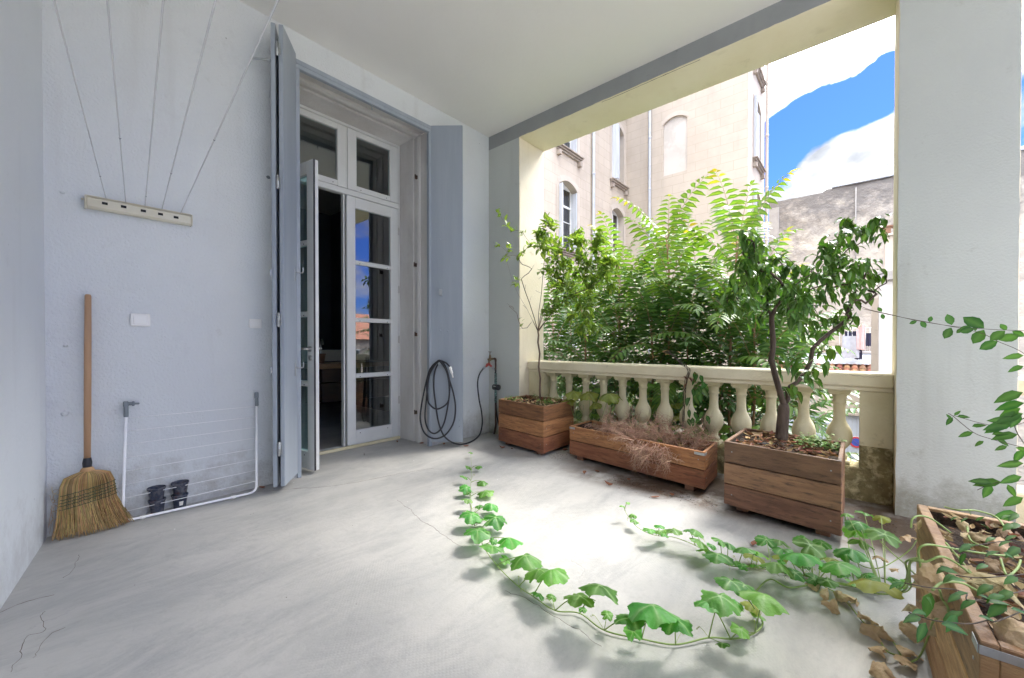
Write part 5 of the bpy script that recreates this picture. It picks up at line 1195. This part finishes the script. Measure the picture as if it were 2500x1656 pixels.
l2 = [(255, 140, 0, 0, 38, .06, 0), (245, 232, 0, 0, 62, .05, 0), (305, 228, 0, 0, 58, .05, 0), (215, 295, 0, 0, 78, .06, 0), (332, 322, 0, 0, 92, .03, 0), (232, 362, 0, 0, 104, .07, 0), (350, 385, 0, 0, 118, .05, 0), (236, 437, 0, 0, 104, .08, 0), (388, 467, 0, 0, 140, .07, 0),
      (262, 530, 0, 0, 160, .09, 0), (412, 552, 0, 0, 165, .09, 0), (300, 632, 0, 0, 180, .10, 0), (500, 682, 400, 705, 200, .10, 0), (392, 732, 345, 760, 215, .11, 0), (600, 792, 440, 860, 225, .12, 0), (690, 878, 575, 985, 215, .12, 0), (765, 880, 655, 1040, 240, .15, 0),
      (945, 1048, 795, 1138, 255, .13, 0), (1070, 980, 950, 1150, 290, .19, 0), (1278, 1180, 1110, 1268, 280, .14, 0), (1405, 1105, 1340, 1310, 330, .19, 0), (1545, 1190, 1545, 1345, 250, .15, 0)]
l3 = [(800, 948, 705, 1250, 330, .22, 0), (718, 985, 860, 1255, 260, .20, 0), (1135, 935, 1060, 1220, 370, .22, 0), (880, 828, 1110, 1120, 260, .22, 0), (985, 860, 1090, 1080, 230, .16, 0), (1040, 1010, 1090, 1100, 150, .07, 1)]
L1 = [(*z2(a, c), *(z2(d, e) if d else (0, 0)), w/2.587, h, m) for a, c, d, e, w, h, m in l2]+[(*z3(a, c), *z3(d, e), w/3.0987, h, m) for a, c, d, e, w, h, m in l3]
vine('long squash vine curving in a big loop across the middle of the floor', s1, .0037, L1)
s2 = [(95, 235, .10), (78, 290, .07), (110, 350, .06), (180, 430, .04), (300, 485, .03), (440, 500, .02), (560, 540, .015), (660, 590, .012), (760, 650, .012), (870, 715, .012), (1000, 725, .012), (1130, 740, .012), (1300, 775, .012), (1480, 800, .012), (1660, 850, .012), (1850, 880, .02), (2050, 900, .03), (2180, 880, .08), (2215, 780, .22), (2205, 690, .40), (2290, 660, .5)]
s2 = [(*z3(x, y), z) for x, y, z in s2]
l4 = [(100, 240, 0, 0, 50, .11, 0), (60, 262, 0, 0, 50, .10, 0), (142, 330, 0, 0, 80, .08, 0), (150, 378, 0, 0, 80, .06, 0), (268, 440, 0, 0, 145, .09, 0), (340, 410, 0, 0, 95, .10, 0), (375, 478, 0, 0, 90, .05, 0), (450, 442, 0, 0, 140, .11, 0), (560, 440, 0, 0, 90, .12, 0), (615, 452, 0, 0, 160, .12, 0),
      (650, 530, 0, 0, 210, .10, 0), (800, 520, 0, 0, 130, .13, 0), (860, 545, 0, 0, 190, .12, 0), (780, 628, 870, 705, 250, .10, 0), (990, 580, 0, 0, 180, .15, 0), (1060, 605, 0, 0, 220, .12, 0), (1150, 520, 0, 0, 170, .08, 0), (1250, 525, 0, 0, 180, .08, 0), (1270, 590, 0, 0, 220, .13, 0),
      (1220, 695, 1200, 790, 270, .13, 0), (1400, 620, 1430, 790, 320, .17, 0), (1480, 560, 0, 0, 230, .13, 0), (1430, 515, 0, 0, 160, .08, 0), (1570, 540, 0, 0, 150, .07, 0), (1690, 700, 1560, 800, 330, .17, 0), (1640, 660, 0, 0, 190, .14, 1), (1950, 830, 1850, 985, 340, .17, 1), (1060, 645, 0, 0, 190, .05, 1), (1260, 640, 0, 0, 160, .06, 1),
      (1850, 390, 1760, 540, 200, .20, 0), (1830, 440, 1750, 560, 190, .15, 0), (1870, 525, 1780, 600, 200, .12, 0), (1800, 595, 0, 0, 260, .14, 0), (1750, 625, 0, 0, 190, .09, 0), (2045, 480, 1990, 620, 250, .20, 0), (1760, 325, 1760, 500, 110, .22, 0), (1890, 315, 0, 0, 150, .16, 0), (2020, 350, 0, 0, 130, .14, 1), (1850, 470, 0, 0, 120, .08, 0)]
L2_ = [(*z3(a, c), *(z3(d, e) if d else (0, 0)), w/3.0987, h, m) for a, c, d, e, w, h, m in l4]
ex = [[(*z3(1430, 780), .012), (*z3(1600, 880), .03), (*z3(1690, 930), .02), (*z3(1790, 1030), .012), (*z3(1900, 1160), .01), (*z3(2080, 1260), .01), (*z3(2170, 1400), .01), (*z3(2200, 1470), .01)],
      [(*z3(2170, 1400), .01), (*z3(2070, 1370), .03), (*z3(2020, 1300), .03)], [(*z3(1740, 330), .22), (*z3(1760, 420), .12), (*z3(1770, 520), .05), (*z3(1790, 640), .02), (*z3(1880, 720), .015), (*z3(2000, 735), .03), (*z3(2120, 680), .06), (*z3(2230, 600), .12), (*z3(2290, 520), .25)],
      [(*z3(1360, 680), .03), (*z3(1460, 790), .02), (*z3(1640, 880), .02)], [(*z3(2020, 810), .03), (*z3(2150, 830), .05), (*z3(2250, 800), .10)], [(*z3(2010, 530), .16), (*z3(2100, 620), .10), (*z3(2220, 720), .12)]]
vine('second squash vine with pointed tip near the planters, partly yellowed', s2, .0033, L2_, extra=ex)
# squash leaves that rise behind the planters, against the balusters
t = thing('squash_plant', 'pale broad squash leaves standing up between the corner planter and balusters', 'squash plant', (.05, -1.4, 0), 'squash vines creeping over the floor')
b, lf = MB(), MB()
for (x, y, w, dx, bx, by) in ((1400, 957, 42, .10, 1405, 1015), (1437, 960, 46, .12, 1440, 1020), (1452, 985, 30, .05, 1440, 1020), (1488, 962, 52, .05, 1468, 1022), (1385, 975, 36, .05, 1400, 1015), (1496, 975, 28, .1, 1480, 1022)):
    P = WX(x, y, .02+dx*.5); Q = WX(bx, by, .06); Rr = w/2/F*(P-EYE).dot(ray(PX, PY))*1.1; b.tube(cr_path([Q, Q.lerp(P, .5)+V((.01, 0, .01)), P], 5), .0026, 6)
    squash_leaf(lf, P, (-.35+RV.uniform(-.2, .2), RV.uniform(-.3, .3), 1), (RV.uniform(-1, 0), -1, 0), Rr, RV, 0, .7)
b.tube(cr_path([V((.10, -1.25, .30)), V((.06, -1.38, .30)), V((.11, -1.6, .27)), V((.12, -1.9, .26))], 5), .003, 6)
for i in range(10): b.tube(cr_path([V((.1+U(-.03, .03), -1.28+U(-.05, .05), .25)), V((.05+U(-.05, .05), -1.3+U(-.05, .05), .40)), V((.0+U(-.1, .1), -1.33+U(-.09, .05), .47+U(-.05, .04)))], 4), .0015, 5)
b.build('stem', stem_green, t); lf.build('foliage', [leaf_yellow], t, fix=False)
# weeds in planters and through the balusters
def weed(label, pts, n, l, m, grp=None, hgt=.06, spreadw=.05, name='weed', w=.7, seedv=1):
    rn = random.Random(seedv); t = thing(name, label, 'weed' if name == 'weed' else 'plant', pts[0], grp); st, lf = MB(), MB()
    for p in pts:
        for _ in range(n):
            q = V(p)+V((rn.uniform(-spreadw, spreadw), rn.uniform(-spreadw, spreadw), 0)); tip = q+V((rn.uniform(-.05, .05), rn.uniform(-.05, .05), rn.uniform(.4, 1)*hgt)); st.tube([q, q.lerp(tip, .5)+V((.004, 0, 0)), tip], .0009, 4, 0, 0., False)
            for k in range(4):
                c_ = q.lerp(tip, rn.uniform(.3, 1)); a = rn.uniform(0, 6.28); leaf(lf, c_, (math.cos(a), math.sin(a), .4), (0, 0, 1), l*rn.uniform(.6, 1.2), l*w, .5, .15, n=3)
    st.build('stem', stem_green, t); lf.build('foliage', m, t, fix=False)
W1 = 'weeds sprouting in the planters'
weed('small clover-like weeds on the left edge of the citrus planter', [(-.30, -.56, .48), (-.25, -.64, .48), (-.18, -.60, .48), (-.22, -.74, .48)], 6, .032, leaf_weed, W1, .07, seedv=2)
weed('bright weeds crowding the right half of the citrus planter', [(-.10, -1.0, .48), (-.0, -1.05, .48), (.05, -.95, .48), (-.2, -1.1, .48), (.02, -.8, .48), (.0, -1.15, .48), (-.28, -1.05, .48)], 8, .030, leaf_weed, W1, .08, seedv=3)
weed('round-leaved green weed beside the trunk of the drooping tree', [(-.38, -3.40, .44), (-.33, -3.36, .44), (-.30, -3.44, .44), (-.27, -3.38, .44), (-.42, -3.34, .44), (-.34, -3.48, .44)], 12, .028, leaf_weed, W1, .10, .04, w=.85, seedv=4)
weed('leafy green weed at the right end of the long planter', [(-.02, -2.55, .27), (.02, -2.62, .27), (-.06, -2.45, .27)], 9, .04, leaf_weed, W1, .14, seedv=5)
weed('small green sprig among the dry stems of the long planter', [(-.1, -2.2, .28), (-.22, -2.3, .28)], 4, .03, leaf_weed, W1, .08, seedv=6)
def ivy(label, centre, n, l, seedv, m=leaf_weed):   # broad light leaves seen between the balusters
    rn = random.Random(seedv); t = thing('climbing_plant', label, 'climber', centre, 'broad-leaved plants outside the balusters'); st, lf = MB(), MB()
    for _ in range(n):
        q = V(centre)+V((rn.uniform(-.12, .25), rn.uniform(-.22, .22), rn.uniform(-.2, .25))); st.tube([V(centre)-V((0, 0, .45)), V(centre).lerp(q, .6)-V((0, 0, .12)), q], .0018, 5, 0, 0., False)
        squash_leaf(lf, q, (-.5+rn.uniform(-.4, .4), rn.uniform(-.5, .5), 1), (rn.uniform(-1, .3), rn.uniform(-1, 1), -.3), l*rn.uniform(.6, 1.2), rn, 0, .4, rings=3, seg=20)
    st.build('stem', stem_green, t); lf.build('foliage', m, t, fix=False)
ivy('yellow-green broad leaves between the balusters behind the dry plant', (.62, -2.0, .42), 22, .06, 31, leaf_yellow)
ivy('bright leaves growing up beside the fifth baluster', (.55, -1.72, .45), 18, .055, 32)
ivy('green leaves low between the balusters left of the dark planter', (.60, -2.78, .12), 26, .065, 33)
ivy('green leaves outside the balusters nearest the corner post', (.60, -1.15, .45), 16, .06, 34)
# dried plant in planter 2
dp = thing('dried_plant', 'dried pinkish-brown bushy plant spilling over the front of the long planter', 'dead plant', (-.2, -2.2, .26)); b = MB(); RDp = random.Random(12)
def twig(p, d, l, r, lv):
    p = V(p); d = V(d).normalized(); pts = [p.copy()]; k = 4
    for i in range(k):
        d = (d+V((RDp.uniform(-.35, .35), RDp.uniform(-.35, .35), RDp.uniform(-.42, .22)))).normalized(); p = p+d*l/k
        if p.z < .262 and not (p.x < -.45): p.z = .262+RDp.uniform(0, .01)
        p.z = max(p.z, .01); pts.append(p.copy())
    b.tube(pts, [r, r*.85, r*.7, r*.6, r*.5], 3, 0, 0., False)
    if lv > 0:
        for q in pts[1:]:
            for _ in range(2): 
                dd = (d+V((RDp.uniform(-1, 1), RDp.uniform(-1, 1), RDp.uniform(-.7, .8)))).normalized(); twig(q, dd, l*.5, r*.62, lv-1)
    else:
        for q in pts[2:]: leaf(b, q, (RDp.uniform(-1, 1), RDp.uniform(-1, 1), RDp.uniform(-1, 1)), (0, 0, 1), .018, .011, .3, .4, n=1)
for i in range(80): a = RDp.uniform(0, 6.28); twig((-.18+RDp.uniform(-.12, .14), RDp.uniform(-2.62, -1.72), .262), (math.cos(a)*.8, math.sin(a)*.8, RDp.uniform(.6, 1.5)), RDp.uniform(.13, .23), .0027, 2)
for i in range(30): twig((-.40+RDp.uniform(-.05, .02), RDp.uniform(-2.48, -2.12), .32), (-.75, RDp.uniform(-.7, .15), RDp.uniform(-.9, .1)), RDp.uniform(.13, .22), .0027, 2)
b.build('stems', drypink, dp, fix=False)
# climber hanging over the rail
hc = thing('hanging_climber', 'half-dead climber trailing over the rail with reddish tip and dark leaves', 'climber', (.1, -2.45, .95)); b, lf, dl2 = MB(), MB(), MB(); RH = random.Random(9)
def wr(x, y, v=.13): return WX(1180+x/3.484, 850+y/3.484, v)
for k in range(7):
    j = lambda: RH.uniform(-14, 14)
    b.tube(cr_path([wr(1540+j(), 30+j(), .20), wr(1610+j(), 45+j(), .22), wr(1690+j(), 130+j(), .14), wr(1745+j(), 190+j(), .13), wr(1725+j(), 290+j(), .12), wr(1712+j(), 420+j(), .12), wr(1705+j(), 560+j(), .10), wr(1690+j(), 700+j(), -.02)], 6), .0016 if k else .003, 5)
b.build('stem', stem_brown, hc)
for (x, y) in ((1530, 40), (1500, 70), (1570, 20), (1590, 60), (1640, 30), (1450, 85)): leaf(dl2, wr(x, y, .2), (RH.uniform(-.5, .5), RH.uniform(-1, 1), RH.uniform(-.2, .6)), (0, 0, 1), .07, .022, .3, .5)
for (x, y) in ((1700, 240), (1740, 250), (1770, 260), (1735, 300), (1780, 210)): leaf(dl2, wr(x, y, .12), (RH.uniform(-.5, .2), RH.uniform(-1, 1), RH.uniform(-1, .2)), (0, 0, 1), .06, .03, .5, .6)
dl2.build('dead_leaves', litter, hc, fix=False)
for (x, y) in ((1790, 200), (1820, 215), (1850, 230), (1880, 290), (1900, 310), (1810, 250), (1700, 370), (1730, 420), (1760, 420), (1700, 400), (1780, 340), (1820, 320), (1840, 340), (1770, 480), (1740, 520), (1800, 540), (1830, 590), (1900, 570), (1880, 540), (1730, 600), (1850, 700), (1870, 760), (1800, 660), (1820, 400), (1860, 380), (1780, 590)):
    leaf(lf, wr(x+RH.uniform(-12, 12), y, .13-(.1 if y > 500 else 0)), (RH.uniform(-.6, .3), RH.uniform(-1, 1), RH.uniform(-1.1, -.1)), (-1, RH.uniform(-.5, .5), .6), .085, .036, .6, .2)
lf.build('foliage', leaf_vine, hc, fix=False)
# climber at the right edge with two long runners in front of the grey pier
rc = thing('wall_climber', 'green climber at the right edge sending long runners across the grey pier', 'climber', (-1.0, -4.3, .45)); b, lf, rd = MB(), MB(), MB(); RW = random.Random(14)
def rp(x, y, v=-.45): return WX(1980+x/4.481, 600+y/4.481, v)
def rq(x, y, v=-.75): return WX(2100+x/1.5575, 650+y/1.5575, v)
ROOT = V((-1.46, -4.27, .44))
def run(pts, r=.0016): q = cr_path(list(pts)+[ROOT], 6); b.tube(q, r, 6)
run([rp(370, 500), rp(560, 670), rp(900, 760), rp(1160, 820), rp(1540, 880), rp(1900, 912), rp(2330, 932), rp(2700, 960, -.5), rp(3300, 1100, -.7)], .0015)
run([rp(560, 690), rp(1000, 785), rp(1540, 885), rp(1760, 930), rp(1900, 972), rp(2050, 1050), rp(2330, 1180), rp(2700, 1500, -.6)], .0015)
def lp(x, y, ang, l, v=-.45, w=.62):   # leaf with screen-like direction expressed on the pier plane (y to the left, z up)
    leaf(lf, rp(x, y, v), (RW.uniform(-.15, .15), -math.cos(rad(ang)), math.sin(rad(ang))), (-1, RW.uniform(-.3, .3), RW.uniform(-.2, .5)), l, l*w, .1, .12, wide=.5)
for (x, y, a, l) in [(775, 725, 120, .035), (775, 745, 285, .035), (1160, 825, 200, .035), (1200, 825, 300, .045), (1295, 838, 80, .035), (1540, 870, 105, .065), (1535, 895, 245, .068), (1660, 905, 225, .035), (1790, 910, 190, .060), (1760, 905, 170, .045), (1895, 905, 135, .10), (1895, 920, 240, .085), (2140, 925, 120, .04), (2125, 930, 220, .075), (2050, 1035, 25, .075), (2045, 1045, 210, .078), (1800, 935, 100, .03), (2200, 935, 330, .05)]: lp(x, y, a, l)
run([rq(335, 560), rq(355, 572), rq(430, 632), rq(500, 658), rq(623, 690), rq(760, 720)], .0016)
run([rq(355, 568), rq(470, 600), rq(560, 612), rq(700, 620)], .0013); run([rq(445, 852), rq(500, 828), rq(580, 818), rq(720, 840)], .0016); run([rq(700, 300), rq(650, 450), rq(660, 650), rq(680, 900), rq(700, 1300, -1.0)], .003)
run([rq(800, 100), rq(700, 400), rq(640, 560), rq(600, 640)], .002); run([rq(620, 760), rq(700, 800), rq(760, 900)], .002)
for (x, y, a, l) in [(358, 568, 60, .035), (368, 572, 15, .045), (352, 575, 235, .05), (345, 580, 120, .03), (430, 632, 200, .06), (425, 610, 30, .05), (470, 665, 215, .045), (500, 640, 25, .055), (520, 655, 330, .05), (560, 685, 200, .05), (590, 690, 0, .06), (600, 640, 190, .11), (580, 600, 190, .14), (600, 590, 170, .13), (560, 605, 200, .10), (620, 560, 200, .14), (625, 520, 195, .13), (620, 480, 200, .15), (610, 540, 215, .12),
                     (500, 830, 245, .08), (540, 822, 190, .13), (500, 825, 170, .08), (560, 830, 300, .06), (622, 750, 185, .10), (615, 800, 200, .09), (622, 380, 200, .06), (623, 340, 180, .07), (610, 560, 240, .08), (620, 880, 210, .09), (600, 940, 190, .10), (580, 960, 200, .09), (622, 700, 240, .07)]:
    leaf(lf, rq(x, y), (RW.uniform(-.25, .1), -math.cos(rad(a)), math.sin(rad(a))), (-1, RW.uniform(-.5, .5), RW.uniform(-.2, 1)), min(l, .05+l*.4), min(l, .05+l*.4)*.42, .25, .2)
# low shoots lying over planter 4
def r4(x, y, z=.52): return FL(2200+x/3.293, 1180+y/3.293, z)
sh4 = b
for pts in ([(60, 1040), (250, 1100), (400, 1120), (560, 1130), (700, 1100), (900, 1060)], [(20, 800), (230, 840), (400, 850), (520, 880), (700, 930)], [(430, 520), (600, 500), (800, 470), (990, 480)], [(440, 740), (620, 760), (900, 740)]):
    sh4.tube(cr_path([r4(x, y, .55) for x, y in pts]+[ROOT], 5), .0014, 5)
b.build('stem', stem_brown, rc)
for (x, y, a, l) in [(300, 690, 10, .07), (360, 680, 200, .05), (430, 740, 200, .06), (380, 770, 20, .06), (520, 560, 250, .06), (600, 490, 190, .09), (560, 500, 190, .07), (760, 440, 180, .06), (800, 550, 170, .08), (700, 660, 170, .06), (820, 560, 330, .05), (540, 880, 170, .07), (480, 900, 190, .06), (620, 900, 330, .10), (700, 960, 20, .07), (600, 940, 200, .07), (500, 1030, 200, .09), (450, 1060, 240, .07), (620, 1070, 350, .06), (160, 1080, 160, .07), (200, 1120, 250, .07),
                     (250, 1000, 100, .07), (240, 880, 260, .09), (320, 1130, 350, .08), (200, 1050, 130, .06), (830, 900, 180, .08), (900, 870, 200, .08), (850, 980, 200, .09), (940, 760, 180, .07), (900, 470, 170, .08), (960, 520, 200, .09), (880, 1010, 350, .06), (740, 820, 200, .08), (600, 300, 60, .04), (540, 280, 200, .05), (560, 260, 100, .06), (460, 270, 190, .05), (30, 800, 180, .07), (640, 330, 330, .04), (880, 260, 180, .06), (950, 250, 200, .08), (900, 330, 200, .07), (960, 330, 180, .08), (930, 420, 190, .07)]:
    leaf(lf, r4(x, y, .56), (math.cos(rad(a))*.66-.2, -math.cos(rad(a))*.75, math.sin(rad(a))*.5+.1), (-.5, RW.uniform(-.9, .9), 1), l*.68, l*.24, .4, .25)
lf.build('foliage', leaf_vine, rc, fix=False)
# withered squash in planter 4: stems over the edge and crumpled leaves
wq = thing('withered_squash', 'withered squash plant with green-yellow stems and crumpled tan leaves over the pale planter', 'squash plant', (-1.9, -4.0, .45), 'squash vines creeping over the floor'); b, lf = MB(), MB()
for pts in ([(70, 820, .42), (70, 640, .50), (110, 622, .53), (200, 630, .54), (320, 590, .56), (440, 640, .52), (560, 730, .50), (610, 770, .49)], [(160, 680, .48), (140, 540, .53), (200, 495, .55), (330, 510, .53), (560, 550, .51), (800, 580, .50), (940, 580, .5)],
            [(80, 360, .50), (90, 290, .53), (150, 262, .54), (250, 290, .53), (400, 400, .50)], [(0, 620, .12), (60, 680, .18), (120, 740, .3), (140, 760, .42)], [(0, 880, .05), (60, 860, .1), (130, 760, .3)],
            [(310, 860, .50), (330, 930, .44), (380, 1030, .42), (260, 1110, .30), (220, 1230, .15), (150, 1390, .03), (80, 1440, .02)], [(250, 860, .53), (330, 800, .54), (480, 800, .53), (620, 870, .50)], [(350, 190, .5), (450, 215, .53), (600, 220, .53), (760, 270, .52), (830, 350, .51)],
            [(800, 610, .5), (850, 740, .5), (930, 690, .5), (960, 620, .5)], [(360, 480, .51), (480, 620, .51), (560, 720, .50)], [(530, 330, .5), (560, 460, .5), (700, 520, .5)]):
    b.tube(cr_path([r4(x, y, z) for x, y, z in pts], 6), .0030, 7)
b.build('stem', stem_green, wq)
for (x, y, z, r_) in [(240, 720, .48, .085), (180, 780, .42, .06), (280, 700, .5, .06), (80, 990, .25, .055), (200, 950, .34, .06), (320, 1000, .42, .06), (290, 960, .40, .05), (300, 1200, .22, .045), (160, 310, .46, .05), (140, 360, .40, .04), (720, 790, .51, .10), (560, 400, .51, .07), (780, 370, .51, .06), (640, 450, .50, .06), (860, 1180, .51, .07), (480, 320, .51, .04), (690, 640, .50, .05), (580, 800, .5, .05), (800, 510, .5, .05), (460, 690, .5, .05)]:
    squash_leaf(lf, r4(x, y, z), (RV.uniform(-.9, .3), RV.uniform(-.2, .9), .7), (RV.uniform(-1, 1), RV.uniform(-1, 1), -.5), r_*.52, RV, 0, .8, 1.2, rings=7, seg=40)
lf.build('withered_leaves', withered, wq, fix=False)
# crumpled leaves lying loose on the floor
FL_G = 'crumpled dead squash leaves on the floor'
spots = [(2000, 640, .10, .05, 'tall folded olive dead leaf behind the yellowing leaf'), (2230, 500, .08, .055, 'big straw-coloured crumpled leaf against the pale planter'), (2130, 740, .05, .035, 'small upright brown leaf left of the pale planter'), (1590, 930, .03, .04, 'dry leaf hanging from the vine, first of the row towards the front'), (1650, 1015, .03, .045, 'crumpled tan leaf just below the first dry leaf of the row'),
         (1790, 950, .04, .065, 'large dark-gold crumpled leaf under the yellowing squash leaf'), (1930, 1105, .03, .05, 'brown pointed leaf on the dry stem in the foreground'), (1985, 1215, .03, .055, 'long olive-green shrivelled leaf along the foreground stem'), (2000, 1340, .03, .042, 'papery leaf with ribs lying right of the bent green stem'), (2030, 1500, .03, .052, 'pale crumpled leaf nearest the bottom edge of the picture'),
         (2195, 1430, .03, .042, 'brown crumpled leaf at the foot of the pale planter'), (2270, 1370, .03, .045, 'tan leaf leaning towards the corner of the pale planter'), (2255, 1200, .04, .05, 'flat brown leaf beside the pale planter, half in shade'), (1500, 860, .02, .04, 'twisted brown leaf on the vine between green leaves')]
for (x, y, z, r_, lab) in spots:
    m = MB(); px, py = z3(x, y); p = FL(px, py, z); squash_leaf(m, p, (RV.uniform(-.6, .4), RV.uniform(-.6, .6), 1), (RV.uniform(-1, 1), RV.uniform(-1, 1), 0), r_*.72, RV, 0, .6, 1.15, rings=7, seg=36)
    tag(m.build('dead_leaf', withered, fix=False), lab, 'dead leaf', FL_G)
# small fallen leaves
small = [(1226, 1094, 'curled yellow leaf below the left end of the corner planter'), (1250, 1097, 'second yellow leaf below the corner planter, nearer its corner'), (1380, 1100, 'round yellowish leaf between the two left planters'), (1427, 1157, 'orange-tan leaf in front of the long planter, left'), (1535, 1172, 'yellow leaf in front of the middle of the long planter'), (1486, 1185, 'small tan leaf farther out from the long planter'), (1458, 1152, 'pale curled leaf close to the long planter edge'),
         (1031, 1083, 'yellow leaf on the floor left of the hanging hose'), (1066, 1082, 'yellow leaf under the hose coil'), (1084, 1085, 'long brown leaf beneath the riveted shutter'), (1138, 1090, 'tiny reddish leaf in front of the tap corner'), (970, 1080, 'small yellow leaf at the foot of the door reveal'), (640, 1192, 'reddish leaf behind the foot of the airer'), (369, 1260, 'flat brown leaf touching the broom'), (1840, 1330, 'orange leaf behind the green squash leaves'), (2090, 1290, 'brown leaf litter piece near the damp wall corner'), (2120, 1300, 'dry leaf at the foot of the grey pier'), (1600, 1215, 'brown leaf in the dirt before the long planter'), (1640, 1210, 'dark leaf in the dirt right of the hanging dry stems')]
for (x, y, lab) in small:
    m = MB(); p = FL(x, y, .004); leaf_flat(m, p, (0, 0, 1), (U(-1, 1), U(-1, 1), 0), U(.05, .075), U(.022, .034), U(.4, 1.1), 0, 6)
    for k in range(len(m.v)): m.v[k] = (m.v[k][0], m.v[k][1], max(.002, m.v[k][2]))
    tag(m.build('fallen_leaf', litter, fix=False), lab, 'dead leaf', 'small fallen leaves on the floor')
tag(MB().lathe([(0, 0), (.003, .001), (.0032, .02), (0, .021)], FL(889, 1112, 0), 8).build('floor_pin', rust), 'small iron pin standing up from the floor before the door', 'pin')
# dirt and debris swept under the long planter and into the corner
b = MB(); RL = random.Random(77)
for i in range(520):
    if i < 300: p = V((-.62+RL.gauss(0, .07), RL.uniform(-2.9, -2.0), .004))
    elif i < 420: p = V((RL.uniform(-.55, -.1), RL.uniform(-3.8, -3.6), .004))
    else: p = V((RL.uniform(-.45, -.05), RL.uniform(-1.42, -1.22), .004))
    leaf_flat(b, p, (0, 0, 1), (RL.uniform(-1, 1), RL.uniform(-1, 1), 0), RL.uniform(.006, .022), RL.uniform(.002, .007), .5, RL.randrange(2), 2)
o = kind(b.build('debris', [litter_dark, soil], fix=False), 'stuff'); o['label'] = 'fine brown plant debris scattered before the planters'; o['category'] = 'debris'
